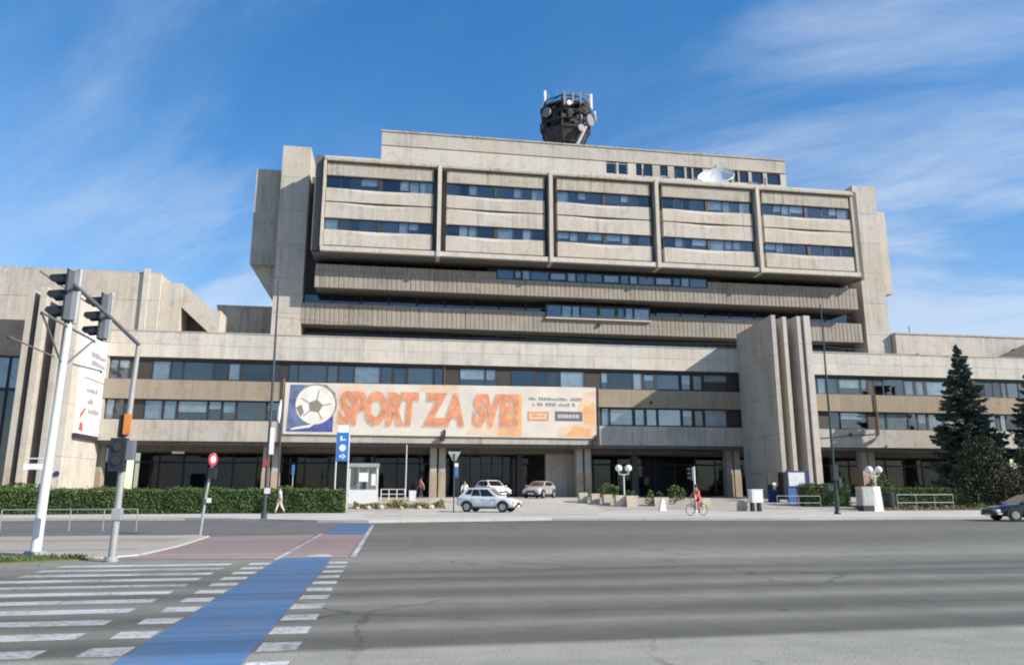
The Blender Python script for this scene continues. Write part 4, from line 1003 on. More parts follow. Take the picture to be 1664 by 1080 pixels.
MB().box(-.30, -.16, -.20, .06, 2.30, 2.62).build('side_head', 'signal_grey', ph); MB().box(.11, .26, -.16, .10, 2.35, 2.8).build('side_head', 'signal_grey', ph)
MB().lathe([(.1, -.02), (.09, .03), (.02, .05)], 12, (-.06, -.24, 2.65), 'y').build('lens', 'lens_off', ph); MB().lathe([(.1, -.02), (.09, .03), (.02, .05)], 12, (-.06, -.24, 2.32), 'y').build('lens', 'lens_off', ph)
MB().box(-.08, .12, -.10, .08, .95, 1.22).build('push_button_box', 'pole_grey', ms)
wm = thing('overhead_wire_mast', 'thick white tapered mast with a braced cross arm near the kerb at left', 'mast', (-8.84, 21.2, .03))
MB().tube([(0, 0, -.1), (.06, 0, 3.2), (.13, 0, 7.3)], [.128, .10, .075], 16).build('pole', 'white_metal', wm, smooth=True)
MB().lathe([(.30, 0), (.30, .04), (.22, .1)], 14).build('base_plate', 'galvanised', wm)
m = MB(); m.tube([(.1, -1.6, 5.95), (.1, 1.85, 5.9)], .035, 8); m.tube([(.1, -1.55, 5.93), (.05, .08, 4.85)], .03, 8); m.tube([(.1, 1.75, 5.88), (.05, .1, 4.85)], .03, 8)
m.tube([(.1, .6, 5.0), (.12, 2.6, 5.12)], .025, 8); m.tube([(.1, -3.0, 5.05), (.1, -.6, 5.0)], .022, 8); m.tube([(.12, -2.0, 6.9), (.12, 1.0, 6.85)], .022, 8)
m.build('cross_arm', 'signal_grey', wm, smooth=True)
for y, z in ((-1.6, 5.95), (1.85, 5.9), (2.6, 5.12), (-3.0, 5.05)): MB().sphere((.1, y, z - .03), .035, 8, 6).build('insulator', 'signal_black', wm)
def post_sign(name, label, cat, x, y, h, r, mat='galvanised', z=None):
    t = thing(name, label, cat, (x, y, ground_z(y) if z is None else z)); MB().tube([(0, 0, -.02), (0, 0, h)], [r, r * .85], 10).build('pole', mat, t, smooth=True); return t
t = thing('round_road_sign', 'round red bordered road sign above a black box on a short leaning post', 'road sign', (-6.8, 29.4, .03))
MB().tube([(0, 0, -.1), (.1, 0, 1.4), (.28, 0, 2.95)], [.055, .05, .045], 10).build('pole', 'pole_grey', t, smooth=True)
d = MB().lathe([(.25, -.012), (.25, .012)], 20, axis='y').build('sign_disc', 'red', t); d.location = (.26, -.07, 2.72); d.rotation_euler = (0, 0, R(62))
MB().lathe([(.13, -.016), (.13, .016)], 18, axis='y').build('disc_face', 'white_paint', d)
MB().box(.14, .40, -.16, .10, 2.02, 2.42).build('signal_box', 'signal_black', t); MB().box(.16, .30, -.12, .02, 1.15, 1.32).build('push_button_box', 'white_metal', t)
t = thing('street_pole', 'tall slender dark pole with white plate standing on the far pavement in front of hedge', 'pole', (-6.6, 42.3, .12))
MB().tube([(0, 0, 0), (0, 0, 6), (-.05, 0, 13.2)], [.10, .075, .045], 10).build('pole', 'pole_dark', t, smooth=True)
MB().box(.05, .28, -.10, -.04, 3.4, 4.85).build('white_plate', 'white_paint', t); MB().box(-.2, .05, -.12, .1, 2.75, 3.1).build('red_box', 'red', t); MB().box(-.05, .22, -.14, .08, 1.32, 1.62).build('push_button_box', 'white_metal', t)
MB().lathe([(.16, 0), (.16, .35), (.1, .4)], 10).build('base_collar', 'pole_dark', t)
t = thing('flagpole', 'thin dark flagpole with furled white flag behind the hedge at the banner end', 'flagpole', (-7.85, 55.6, .15))
MB().tube([(0, 0, 0), (-.1, 0, 9.3)], [.07, .04], 8).build('pole', 'pole_dark', t, smooth=True)
MB().tube([(-.16, 0, 7.9), (-.22, 0, 7.3), (-.26, 0, 6.5), (-.22, 0, 6.2)], [.05, .13, .12, .03], 8).build('furled_flag', 'cloth_white', t, smooth=True)
MB().tube([(-.08, 0, 9.3), (-.07, 0, 8.2)], [.07, .06], 8).build('red_flag_roll', 'rust', t)
t = thing('bus_stop_sign', 'tall blue panel sign with white disc on two posts at the hedge end', 'sign', (-3.5, 55.8, .18))
for x in (-.42, .44): MB().tube([(x, 0, 0), (x, 0, 5.6)], .05, 8).build('post', 'white_metal', t, smooth=True)
pn = MB().box(-.40, .42, -.08, .04, 3.5, 5.55).build('blue_panel', 'sign_blue', t)
MB().box(-.36, .36, -.09, .03, 5.56, 6.1).build('top_panel', 'white_paint', t)
MB().lathe([(.24, -.012), (.24, .0)], 18, (0, -.082, 4.45), 'y').build('white_disc', 'white_paint', pn)
m = MB(); m.box(-.22, .1, -.094, -.082, 3.78, 3.9); m.prism_y([(0, 3.62), (.26, 3.84), (0, 4.06)], -.094, -.082); m.box(-.06, .22, -.094, -.082, 5.0, 5.08); m.box(-.18, -.06, -.094, -.082, 4.95, 5.3); m.build('white_symbol', 'white_paint', pn)
# kiosk
k = thing('kiosk', 'small grey and white glazed kiosk under the office block beside the blue sign', 'kiosk', (-2.1, 62.6, ground_z(61.5)))
MB().box(-1.2, 1.15, -.85, 1.1, 0, 1.05).build('counter_wall', 'white_metal', k)
MB().box(-1.25, 1.2, -.95, 1.15, 2.85, 3.15).build('roof', 'galvanised', k)
for x in (-1.2, 1.03): MB().box(x, x + .12, -.85, -.73, 1.051, 2.849).build('corner_post', 'white_metal', k)
MB().box(-1.2, 1.15, 1.0, 1.1, 1.051, 2.849).build('rear_wall', 'room_wall', k)
for i in range(3): window(k, -1.07 + .70 * i - 2.1 + 0, -.39 + .70 * i - 2.1, ground_z(61.5) + 1.06, ground_z(61.5) + 2.84, 62.6 - .83, .04, 'glass', None, 'galvanised', tilt=.2)
MB().box(-.38, .34, -.88, -.85, 1.7, 2.4).build('price_poster', 'white_paint', k); MB().box(-.1, .2, -.9, -.86, 1.15, 1.68).build('serving_hatch', 'plastic_dark', k); MB().box(.62, .95, -.87, -.84, 1.4, 2.3).build('price_poster', 'white_paint', k)
post_sign('thin_pole', 'thin white pole left of the column pair under the banner', 'pole', 1.35, 66, 4.6, .05, 'white_metal')
t = post_sign('blue_sign', 'small narrow blue sign on a post behind the hedge left of the kiosk', 'sign', -8.4, 68, 2.9, .05)
MB().box(-.12, .12, -.08, -.03, 2.0, 2.9).build('sign_plate', 'blue_panel', t)
t = thing('small_railing', 'short white metal railing between the kiosk and the white planter box', 'railing', (.3, 64, ground_z(64)))
for x in (-1.0, -.35, .3, .95): MB().box(x - .035, x + .035, -.03, .03, 0, .95).build('post', 'white_metal', t)
for z in (.5, .9): MB().box(-1.0, .95, -.02, .02, z, z + .05).build('rail', 'white_metal', t)
def planter(x, y, w, d, h, label, plant=None, rz=0, mat='stone_light'):
    z = ground_z(y); t = thing('planter', label, 'planter', (x, y, z - .03), rz, 'stone planter blocks along the driveway')
    m = MB(); hw, hd = w / 2, d / 2
    m.add([(-hw * .86, -hd * .86, 0), (hw * .86, -hd * .86, 0), (hw * .86, hd * .86, 0), (-hw * .86, hd * .86, 0), (-hw, -hd, h), (hw, -hd, h), (hw, hd, h), (-hw, hd, h),
           (-hw * .8, -hd * .8, h), (hw * .8, -hd * .8, h), (hw * .8, hd * .8, h), (-hw * .8, hd * .8, h), (-hw * .8, -hd * .8, h - .1), (hw * .8, -hd * .8, h - .1), (hw * .8, hd * .8, h - .1), (-hw * .8, hd * .8, h - .1)],
          [(0, 3, 2, 1), (0, 1, 5, 4), (1, 2, 6, 5), (2, 3, 7, 6), (3, 0, 4, 7), (4, 5, 9, 8), (5, 6, 10, 9), (6, 7, 11, 10), (7, 4, 8, 11), (8, 9, 13, 12), (9, 10, 14, 13), (10, 11, 15, 14), (11, 8, 12, 15)])
    m.build('trough', mat, t); MB().box(-hw * .79, hw * .79, -hd * .79, hd * .79, h - .16, h - .09).build('soil', 'soil', t)
    if plant:
        q = rng.normal(size=(plant, 3)) * np.array([hw * .4, hd * .4, .16]) + np.array([0, 0, h + .12]); leaf_object('plant', q, .09, 'grass_leaf', t)
planter(15.95, 61.5, .72, .7, .85, 'square stone planter farthest from the twin globe lamp, beside the grey lobby wall')
planter(16.75, 60.6, .72, .7, .85, 'square stone planter second from the left in the driveway row'); planter(17.5, 59.6, .74, .7, .85, 'square stone planter third from the left in the driveway row')
planter(18.15, 58.4, .74, .7, .88, 'square stone planter just left of the twin globe lamp foot'); planter(19.0, 58.0, 1.0, .8, .88, 'wider stone planter at the foot of the left twin globe lamp', 60)
planter(21.6, 58.6, 1.2, .8, .7, 'long pale planter trough right of the left twin globe lamp', 40); planter(1.9, 64, .6, .6, .85, 'white box planter at the right end of the short white railing', None, 0, 'white_metal')
tag(MB().prism_x([(-.3, 0), (.3, 0), (.28, .55), (-.1, .75), (-.28, .6)], -.28, .28).build('concrete_block', 'stone_light'), 'pale concrete block on the pavement left of the white switch box', 'block').location = (25.6, 52.3, .12)
tag(MB().box(-.35, .35, -.3, .3, 0, .7).build('concrete_block', 'stone_light'), 'pale square block standing before the twin columns by the right pylon', 'block').location = (25.0, 57.5, ground_z(57.5))
tag(MB().prism_y([(-.25, 0), (.25, 0), (.1, .85), (-.1, .85)], -.2, .2).build('white_marker', 'white_paint'), 'small white wedge shaped marker left of the cyclist', 'bollard').location = (20.1, 54, .12)
def globe_lamp(x, y, label, H=2.75):
    z = ground_z(y); t = thing('globe_lamp', label, 'street lamp', (x, y, z), 0, 'twin globe lamps')
    MB().tube([(0, 0, 0), (0, 0, H - .35)], [.065, .05], 10).build('pole', 'white_metal', t, smooth=True)
    MB().tube([(-.42, 0, H - .12), (-.42, 0, H - .32), (-.2, 0, H - .38), (.2, 0, H - .38), (.42, 0, H - .32), (.42, 0, H - .12)], .035, 8).build('cross_arm', 'white_metal', t, smooth=True)
    for s in (-1, 1): MB().sphere((s * .42, 0, H + .14), .29, 16, 10).build('lamp_globe', 'globe', t, smooth=True)
globe_lamp(19.25, 60.5, 'twin white globe lamp standing among the stone planters'); globe_lamp(38.4, 55, 'twin white globe lamp behind the grey cabinet at the right', 2.95)
# notice boards at the right pylon
t = thing('notice_board', 'blue notice board with a pale poster at the foot of the right pylon', 'notice board', (34.85, 60.4, .5))
MB().box(-.98, .98, -.06, .06, .02, 1.25).build('lower_panel', 'blue_panel', t); MB().box(-.98, .98, -.05, .05, 1.26, 2.75).build('upper_panel', 'blue_dark', t)
MB().box(-.88, .62, -.075, -.051, 1.45, 2.6).build('poster', 'white_metal', t); MB().prism_y([(-.5, 1.6), (.3, 1.5), (.4, 2.1), (-.1, 2.4)], -.083, -.076).build('poster_picture', 'blind_blue', t)
for x in (-1.02, 1.02): MB().box(x - .04, x + .04, -.07, .07, 0, 2.8).build('post', 'blue_dark', t)
t = thing('notice_board', 'narrow dark blue board standing left of the poster board by the right pylon', 'notice board', (33.15, 61.6, .56), 8)
MB().box(-.55, .55, -.06, .06, .02, 1.0).build('lower_panel', 'blue_dark', t); MB().box(-.55, .55, -.04, .04, 1.01, 2.55).build('upper_panel', 'plastic_dark', t); MB().box(-.05, .3, -.06, -.041, 1.1, 1.7).build('small_poster', 'white_metal', t)
# traffic pole right + tall lamp
t = thing('lamp_mast', 'very tall dark green lamp mast with signal boxes on the right pavement', 'street lamp', (28.3, 44.6, .12))
MB().tube([(0, 0, 0), (0, 0, 1.5), (.0, 0, 1.55), (.03, 0, 6), (.1, 0, 13.8)], [.15, .14, .09, .075, .04], 12).build('pole', 'pole_green', t, smooth=True)
MB().box(-.16, .18, -.22, .12, 2.1, 3.1).build('signal_head', 'signal_black', t); MB().box(.19, .42, -.16, .12, 1.7, 2.3).build('signal_head', 'pole_green', t); MB().box(-.55, -.18, -.12, .12, 1.45, 1.85).build('signal_head', 'pole_green', t)
MB().lathe([(.2, 0), (.2, .1), (.15, .2)], 12).build('base_collar', 'pole_green', t)
tl = thing('traffic_signal', 'slim pale traffic signal post beside the cyclist', 'traffic light', (20.2, 48, .12))
MB().tube([(0, 0, 0), (0, 0, 3.05)], [.07, .06], 10).build('pole', 'white_metal', tl, smooth=True)
h = signal_head(tl, (-.14, 0, 2.15), 0, s=.85)
yp = thing('give_way_sign', 'give way sign seen from behind on a dark post left of the white car', 'road sign', (4.3, 51.2, .12))
MB().tube([(0, 0, 0), (0, 0, 3.95)], .045, 8).build('pole', 'pole_dark', yp, smooth=True)
MB().prism_y([(-.0, 3.3), (.45, 4.08), (-.45, 4.08)], .05, .075).build('sign_plate', 'galvanised', yp); MB().box(.03, .26, -.05, -.03, 3.05, 3.3).build('small_plate', 'white_paint', yp); MB().box(.05, .28, -.05, -.03, 2.35, 3.0).build('small_plate', 'blue_panel', yp)
for z in (3.5, 3.85): MB().box(-.2, .2, .03, .049, z, z + .05).build('bracket', 'galvanised', yp)
# cabinets
t = thing('switch_cabinet', 'white electrical cabinet on two dark legs on the right pavement', 'cabinet', (26.2, 51.3, .12))
MB().box(-.42, .42, -.3, .3, .62, 1.5).build('cabinet_body', 'white_metal', t); MB().box(-.45, .45, -.33, .33, 1.5, 1.56).build('cabinet_lid', 'white_paint', t)
for x in (-.4, .12): MB().prism_y([(x, 0), (x + .2, 0), (x + .16, .62), (x + .02, .62)], -.2, .2).build('leg', 'plastic_dark', t)
MB().box(-.30, .30, -.315, -.301, .72, 1.4).build('cabinet_door', 'white_paint', t)
t = thing('utility_cabinet', 'square grey concrete cabinet in front of the right globe lamp', 'cabinet', (34.3, 50.4, .12))
MB().box(-.48, .42, -.4, .4, .4, 1.75).build('cabinet_body', 'concrete_grey', t); MB().box(-.44, .38, -.36, .36, 0, .399).build('cabinet_plinth', 'plastic_dark', t); MB().box(-.40, .34, -.415, -.401, .5, 1.66).build('cabinet_door', 'galvanised', t)
t = thing('utility_cabinet', 'narrow white cabinet leaning against the right side of the grey cabinet', 'cabinet', (35.2, 50.6, .12))
MB().prism_y([(-.3, 0), (.42, 0), (.28, 1.75), (-.26, 1.75)], -.3, .3).build('cabinet_body', 'white_paint', t); MB().box(-.2, .2, -.315, -.301, .3, 1.5).build('cabinet_door', 'white_metal', t)
t = thing('litter_bin', 'dark upright litter bin right of the two cabinets', 'bin', (37.4, 52, .2)); MB().lathe([(.27, 0), (.33, .5), (.34, 1.15), (.28, 1.2)], 14).build('bin_body', 'plastic_dark', t, smooth=True); MB().lathe([(.36, 1.14), (.36, 1.2), (.12, 1.36)], 14).build('bin_lid', 'plastic_dark', t, smooth=True)
def railing(label, x0, x1, y, n, h, z, name='railing', slope=0):
    t = thing(name, label, 'railing', ((x0 + x1) / 2, y, z)); L_ = (x1 - x0) / 2
    for i in range(n): x = -L_ + 2 * L_ * i / (n - 1); MB().tube([(x, 0, -.03), (x, 0, h)], .022, 8).build('post', 'pole_grey', t)
    for zz in (h, h * .5): MB().tube([(-L_, 0, zz), (L_, 0, zz)], .02, 8).build('rail', 'pole_grey', t)
railing('thin grey metal railing along the left pavement edge', -15.3, -10.2, 33.3, 5, .86, .0); railing('thin metal railing in front of the right hedge', 37.0, 41.6, 50.6, 4, 1.15, .14); railing('thin metal railing left of the grey cabinet', 29.6, 33.2, 54.5, 3, 1.05, .12)
t = post_sign('street_sign', 'white rectangular sign under a bar at the far left edge', 'sign', -24.3, 57.2, 3.55, .05)
MB().box(-1.0, .55, -.08, -.05, 2.75, 3.15).build('sign_plate', 'white_paint', t); MB().tube([(-.9, 0, 3.5), (1.0, 0, 3.5)], .05, 8).build('cross_bar', 'white_metal', t)
tag(MB().prism_x([(-.3, 0), (.3, 0), (.2, .9), (-.2, .9)], -.3, .3).build('white_box', 'white_metal'), 'small white box standing between the white car and the parked silver car', 'box').location = (10.1, 66, .9)
# overhead wires between the masts
def wire(p, q, sag, label):
    pts = [(p[0] + (q[0] - p[0]) * i / 12, p[1] + (q[1] - p[1]) * i / 12, p[2] + (q[2] - p[2]) * i / 12 - sag * 4 * (i / 12) * (1 - i / 12)) for i in range(13)]
    tag(MB().tube(pts, .011, 5).build('overhead_wire', 'pole_dark'), label, 'wire')
wire((-6.6, 42.3, 11.2), (28.4, 44.6, 11.2), .5, 'thin overhead wire strung between the tall pole and the green lamp mast')
wire((28.4, 44.6, 11.0), (75, 47, 11.2), .6, 'thin overhead wire running right from the green lamp mast')

# ------------------------------------------------------------------ cars
def car(label, name, L_, W, H, paintm, loc, rz, style='suv'):
    t = thing(name, label, 'car', loc, rz)
    hl = L_ / 2; hw = W / 2
    if style == 'suv': st = [(-1, .60, .86, .74), (-.965, .42, .98, .86), (-.86, .36, 1.03, .95), (-.6, .27, 1.03, 1), (-.2, .24, 1.0, 1), (.2, .24, .98, 1), (.45, .24, .98, .99), (.6, .26, .96, .98), (.8, .33, .92, .95), (.93, .34, .80, .86), (.985, .38, .70, .74), (1, .46, .62, .66)]; cab = (-.96, -.66, .08, .50, 1.0, H + .03); wr = .36
    else: st = [(-1, .52, .72, .72), (-.96, .36, .90, .86), (-.85, .28, .94, .95), (-.6, .22, .95, 1), (-.2, .20, .92, 1), (.2, .20, .90, 1), (.45, .20, .89, .99), (.6, .22, .86, .98), (.8, .26, .79, .95), (.93, .28, .69, .86), (.985, .32, .60, .74), (1, .40, .53, .64)]; cab = (-.86, -.46, .08, .52, .9, H); wr = .33
    m = MB(); sec = []
    for (fx, zl, zt, fw) in st:
        w = hw * fw; x = hl * fx
        half = [(0, zl), (w * .86, zl), (w, zl + (zt - zl) * .30), (w * 1.0, zl + (zt - zl) * .62), (w * .955, zt - .05), (w * .86, zt), (w * .4, zt + .025), (0, zt + .03)]
        ringp = half + [(-a, b) for a, b in half[-2:0:-1]]
        b = len(m.v); m.v += [(x, a, z) for a, z in ringp]; sec.append(b); nr = len(ringp)
    for a, b in zip(sec[:-1], sec[1:]):
        for k in range(nr): m.f.append((a + k, b + k, b + (k + 1) % nr, a + (k + 1) % nr))
    m.f.append(tuple(sec[0] + k for k in range(nr))); m.f.append(tuple(sec[-1] + k for k in range(nr - 1, -1, -1)))
    # cabin shell
    xr0, xr1, xf1, xf0, zb, zr = cab; wb, wt_ = hw * .90, hw * .70
    A = [(hl * xr0, -wb, zb - .05), (hl * xf0, -wb, zb - .07), (hl * xf0, wb, zb - .07), (hl * xr0, wb, zb - .05)]
    T = [(hl * xr1, -wt_, zr - .07), (hl * xf1, -wt_, zr - .06), (hl * xf1, wt_, zr - .06), (hl * xr1, wt_, zr - .07)]
    T2 = [(hl * (xr1 + .08), -wt_ * .8, zr), (hl * (xf1 - .1), -wt_ * .8, zr), (hl * (xf1 - .1), wt_ * .8, zr), (hl * (xr1 + .08), wt_ * .8, zr)]
    m.add(A + T + T2, [(0, 1, 5, 4), (1, 2, 6, 5), (2, 3, 7, 6), (3, 0, 4, 7), (4, 5, 9, 8), (5, 6, 10, 9), (6, 7, 11, 10), (7, 4, 8, 11), (8, 9, 10, 11)])
    body = m.build('body', paintm, t, smooth=True)
    def plate(q, u0, u1, v0, v1, off, name, mat, par=t, cols=None):
        a, b, c, d = [Vector(p) for p in q]; nrm = (b - a).cross(d - a).normalized()
        P_ = lambda u, v: (a * (1 - u) + b * u) * (1 - v) + (d * (1 - u) + c * u) * v + nrm * off
        m = MB(); f = [P_(u0, v0), P_(u1, v0), P_(u1, v1), P_(u0, v1)]; g = [p - nrm * (off + .03) for p in f]
        m.add(f + g, [(0, 1, 2, 3), (7, 6, 5, 4), (0, 4, 5, 1), (1, 5, 6, 2), (2, 6, 7, 3), (3, 7, 4, 0)]); return m.build(name, mat, par)
    for q in ((A[0], A[1], T[1], T[0]), (A[2], A[3], T[3], T[2])):
        f_ = q[0][0] < q[1][0]
        for u0, u1, v0 in ((.10, .29, .38), (.30, .56, .24), (.57, .92, .20)):
            if not f_: u0, u1 = 1 - u1, 1 - u0
            plate(q, u0 + .006, u1 - .006, v0, .92, .006, 'side_window', 'car_glass')
    plate((A[1], A[2], T[2], T[1]), .06, .94, .22, .95, .006, 'windscreen', 'car_glass'); plate((A[3], A[0], T[0], T[3]), .08, .92, .25, .92, .006, 'rear_window', 'car_glass')
    for fx in (-.62, .60):
        for s in (-1, 1):
            ar = MB(); n = 14
            for k in range(n + 1):
                a = math.pi * k / n - .12 + .24 * 0; ar.v += [(hl * fx + (wr + .085) * math.cos(a), s * (hw + .012), wr + (wr + .085) * math.sin(a)), (hl * fx, s * (hw + .012), wr * .9)]
            for k in range(n): ar.f.append((2 * k, 2 * k + 2, 2 * k + 1))
            ao = ar.build('wheel_arch', 'plastic_dark', t); so = ao.modifiers.new('s', 'SOLIDIFY'); so.thickness = .02; so.offset = 0
            wv = MB().lathe([(wr * .6, -.10), (wr * .96, -.10), (wr, -.06), (wr, .06), (wr * .96, .10), (wr * .6, .10)], 20, axis='y').build('wheel', 'rubber', t, smooth=True)
            wv.location = (hl * fx, s * (hw - .06), wr)
            rm = MB().lathe([(.04, s * .075), (wr * .60, s * .102)] if s > 0 else [(wr * .60, s * .102), (.04, s * .075)], 16, axis='y').build('rim', 'rim', wv, smooth=True)
            sp = MB()
            for k in range(5):
                a = R(72 * k); c, d = math.cos(a), math.sin(a); q = [(wr * .1 * c - .03 * d, s * .112, wr * .1 * d + .03 * c), (wr * .6 * c - .03 * d, s * .112, wr * .6 * d + .03 * c), (wr * .6 * c + .03 * d, s * .112, wr * .6 * d - .03 * c), (wr * .1 * c + .03 * d, s * .112, wr * .1 * d - .03 * c)]
                sp.quad(*(q if s < 0 else q[::-1]))
            sp.build('spokes', 'galvanised', wv)
    zf = st[-2][2]
    zs0, zs1 = st[4][1] + .14, cab[4] - .08
    for s in (-1, 1):
        for fx in (.34, -.06, -.44):
            MB().box(hl * fx - .007, hl * fx + .007, s * hw * .99 - .012, s * hw * .99 + .016, zs0, zs1).build('door_seam', 'plastic_dark', t)
        for fx in (.02, -.38): MB().box(hl * fx, hl * fx + .18, s * hw * .985 - .02, s * hw * .985 + .035, zs1 - .12, zs1 - .085).build('door_handle', paintm, t)
        MB().box(hl * .88, hl * .97, s * hw * .80 - .12, s * hw * .80 + .12, st[-2][1] + .04, st[-2][1] + .12).build('fog_light', 'headlight', t)
    for s in (-1, 1):
        MB().box(hl * .90, hl * .985, s * hw * .66 - .2, s * hw * .66 + .2, zf - .12, zf + .03).build('headlight', 'headlight', t)
        MB().box(-hl * .985, -hl * .95, s * hw * .72 - .1, s * hw * .72 + .1, st[0][2] - .16, st[0][2] + .12).build('tail_light', 'taillight', t)
        mr = MB().sphere((hl * (xf0 - .10), s * (hw + .07), zb + .06), .10, 8, 6, .75).build('wing_mirror', paintm if style == 'suv' else 'plastic_dark', t, smooth=True)
        MB().box(-hl * .42, hl * .40, s * hw - .02, s * hw + .018, st[4][1] + .0, st[4][1] + .12).build('sill_trim', 'plastic_dark', t)
    MB().box(hl * .96, hl * 1.004, -hw * .45, hw * .45, zf - .20, zf - .04).build('grille', 'plastic_dark', t); MB().box(hl * .93, hl * 1.01, -hw * .7, hw * .7, st[-1][1] - .1, st[-1][1] + .05).build('front_bumper', 'plastic_dark', t)
    MB().box(-hl * 1.012, -hl * .95, -hw * .72, hw * .72, st[0][1] - .12, st[0][1] + .08).build('rear_bumper', 'plastic_dark', t)
    MB().box(hl * .99, hl * 1.016, -.26, .26, zf - .34, zf - .23).build('number_plate', 'white_paint', t)
    MB().box(-hl * 1.016, -hl * .985, -.26, .26, st[0][2] - .26, st[0][2] - .14).build('number_plate', 'white_paint', t)
    return t
car('white crossover car crossing the driveway towards the road', 'crossover_car', 4.3, 1.84, 1.62, 'car_white', (6.9, 52.6, .13), -27, 'suv')
car('small white car parked behind the white crossover', 'parked_car', 4.0, 1.74, 1.55, 'car_white', (9.0, 66.5, .91), -68, 'suv')
car('silver hatchback parked by the dark lobby doors', 'parked_car', 4.1, 1.76, 1.48, 'car_silver', (13.45, 67.3, .91), 236, 'suv')
car('glossy black car on the road cut off by the right edge', 'moving_car', 4.5, 1.8, 1.45, 'car_black', (34.2, 36.0, .004), 168, 'sedan')

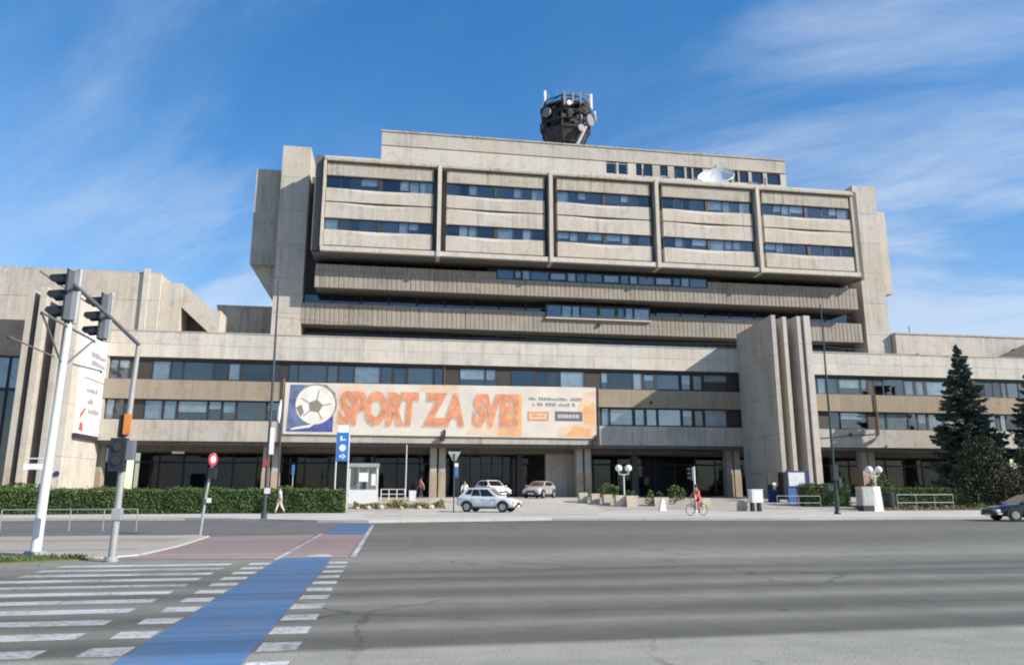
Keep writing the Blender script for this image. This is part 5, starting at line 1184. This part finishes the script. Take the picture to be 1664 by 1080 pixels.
# ------------------------------------------------------------------ people
def skin_chain(name, verts, edges, mat, parent, root=0, sub=1):
    me = bpy.data.meshes.new(name); me.from_pydata([v[:3] for v in verts], edges, []); me.materials.append(MATS[mat])
    o = link(name, me, parent); sk = o.modifiers.new('skin', 'SKIN'); sk.use_smooth_shade = True
    for i, v in enumerate(verts):
        d = me.skin_vertices[0].data[i]; r = v[3] if len(v) > 3 else .05; r2 = v[4] if len(v) > 4 else r; d.radius = (r, r2); d.use_root = (i == root)
    s = o.modifiers.new('sub', 'SUBSURF'); s.levels = sub; s.render_levels = sub
    return o
def person(label, loc, rz, stride=.22, top='cloth_beige', bottom='cloth_beige', arm=.2, seated=False, hands=None):
    t = thing('person', label, 'person', loc, rz)     # faces +x
    if seated: hz, kn, ft = .95, [(.30, .12, .72), (.34, -.12, .88)], [(.14, .13, .24), (.20, -.13, .44)]; lean = .22
    else: hz, kn, ft = .92, [(stride * .62, .09, .50), (-stride * .30, -.09, .49)], [(stride, .09, .08), (-stride * 1.15, -.09, .12)]; lean = .03
    sh = hz + .50
    hd = hands or [(-arm, .24, hz - .12), (arm + .06, -.24, hz - .08)]
    el = [((lean + hd[0][0]) / 2 - .05, .25, (sh + hd[0][2]) / 2 - .02), ((lean + hd[1][0]) / 2 - .05, -.25, (sh + hd[1][2]) / 2 - .02)]
    V = [(0, 0, hz, .145, .11), (lean * .5, 0, hz + .25, .135, .10), (lean, 0, sh, .15, .10), (lean + .02, 0, sh + .10, .055), (lean + .04, 0, sh + .22, .095, .08), (lean + .04, 0, sh + .32, .07, .065)]
    E = [(0, 1), (1, 2), (2, 3), (3, 4), (4, 5)]
    for i, s in enumerate((1, -1)):
        b = len(V); V += [(lean, s * .19, sh - .03, .062), (*el[i], .046), (*hd[i], .034), (hd[i][0] + .06, hd[i][1], hd[i][2] - .07, .03, .018)]; E += [(2, b), (b, b + 1), (b + 1, b + 2), (b + 2, b + 3)]
        b = len(V); V += [(0.02, s * .09, hz - .08, .09), (*kn[i], .062), (*ft[i], .045), (ft[i][0] + .17, ft[i][1], ft[i][2] - .04, .04, .03)]; E += [(0, b), (b, b + 1), (b + 1, b + 2), (b + 2, b + 3)]
    skin_chain('body', V, E, 'skin', t)
    g = .018
    S = [(lean * .2, 0, hz - .05, .16, .125), (lean * .5, 0, hz + .25, .15, .115), (lean, 0, sh, .165, .112), (lean, 0, sh + .055, .09, .08)]; Es = [(0, 1), (1, 2), (2, 3)]
    for i, s in enumerate((1, -1)): b = len(S); S += [(lean, s * .19, sh - .03, .08), (el[i][0], el[i][1], el[i][2], .062), (el[i][0] * .6 + hd[i][0] * .4, hd[i][1], el[i][2] * .6 + hd[i][2] * .4, .055)]; Es += [(2, b), (b, b + 1), (b + 1, b + 2)]
    skin_chain('shirt', S, Es, top, t)
    Pn = [(0, 0, hz + .08, .158, .122)]; Ep = []
    for i, s in enumerate((1, -1)): b = len(Pn); Pn += [(.02, s * .095, hz - .1, .105), (*kn[i], .076), (ft[i][0], ft[i][1], ft[i][2] + .06, .06)]; Ep += [(0, b), (b, b + 1), (b + 1, b + 2)]
    skin_chain('trousers', Pn, Ep, bottom, t)
    MB().sphere((lean + .015, 0, sh + .285), .108, 12, 8, 1.0).build('hair', 'hair', t, smooth=True)
    for i in (0, 1): MB().sphere((ft[i][0] + .07, ft[i][1], ft[i][2] - .02), .075, 8, 6, .75).build('shoe', 'cloth_dark', t, smooth=True)
    return t
person('person in pale beige clothes walking along the front of the hedge', (-7.0, 51.0, .12), 172, .24, 'cloth_beige', 'cloth_beige')
person('person in pink top and dark trousers standing by the column pair', (2.75, 67.5, .9), 200, .14, 'cloth_pink', 'cloth_dark')
person('person in white shirt standing behind the white crossover car', (6.1, 62, .62), 250, .12, 'cloth_white', 'cloth_dark')
# bicycle and rider
bz = .125; bx, by, br_ = 18.4, 43.6, 200
bk = thing('bicycle', 'dark bicycle ridden along the far pavement by the cyclist in red', 'bicycle', (bx, by, bz), br_)
for x, nm in ((-.52, 'rear'), (.53, 'front')):
    m = MB(); n = 26
    m.tube([(x + .33 * math.cos(2 * math.pi * k / n), 0, .345 + .33 * math.sin(2 * math.pi * k / n)) for k in range(n + 1)], .02, 6, False); w = m.build('wheel', 'rubber', bk, smooth=True)
    m = MB()
    for k in range(9): a = R(40 * k); m.tube([(x, 0, .345), (x + .32 * math.cos(a), 0, .345 + .32 * math.sin(a))], .005, 4)
    m.build('spokes', 'white_metal', w)
m = MB()
for a, b in (((-.12, 0, .32), (-.25, 0, .86)), ((-.12, 0, .32), (.40, 0, .72)), ((-.22, 0, .80), (.38, 0, .82)), ((-.12, 0, .32), (-.52, 0, .345)), ((-.23, 0, .78), (-.52, 0, .345)), ((.36, 0, .92), (.53, 0, .345))): m.tube([a, b], .02, 6)
m.build('frame', 'pole_dark', bk, smooth=True)
MB().tube([(.34, .27, 1.0), (.38, .1, 1.02), (.36, 0, .98), (.38, -.1, 1.02), (.34, -.27, 1.0)], .014, 6).build('handlebar', 'pole_dark', bk); MB().sphere((-.27, 0, .90), .12, 10, 6, .4).build('saddle', 'plastic_dark', bk)
person('cyclist in a red top riding a bicycle along the far pavement', (bx + .27 * math.cos(R(br_ + 180)), by + .27 * math.sin(R(br_ + 180)), bz), br_, top='cloth_red', bottom='red_light', seated=True, hands=[(.60, .25, 1.02), (.60, -.25, 1.02)])
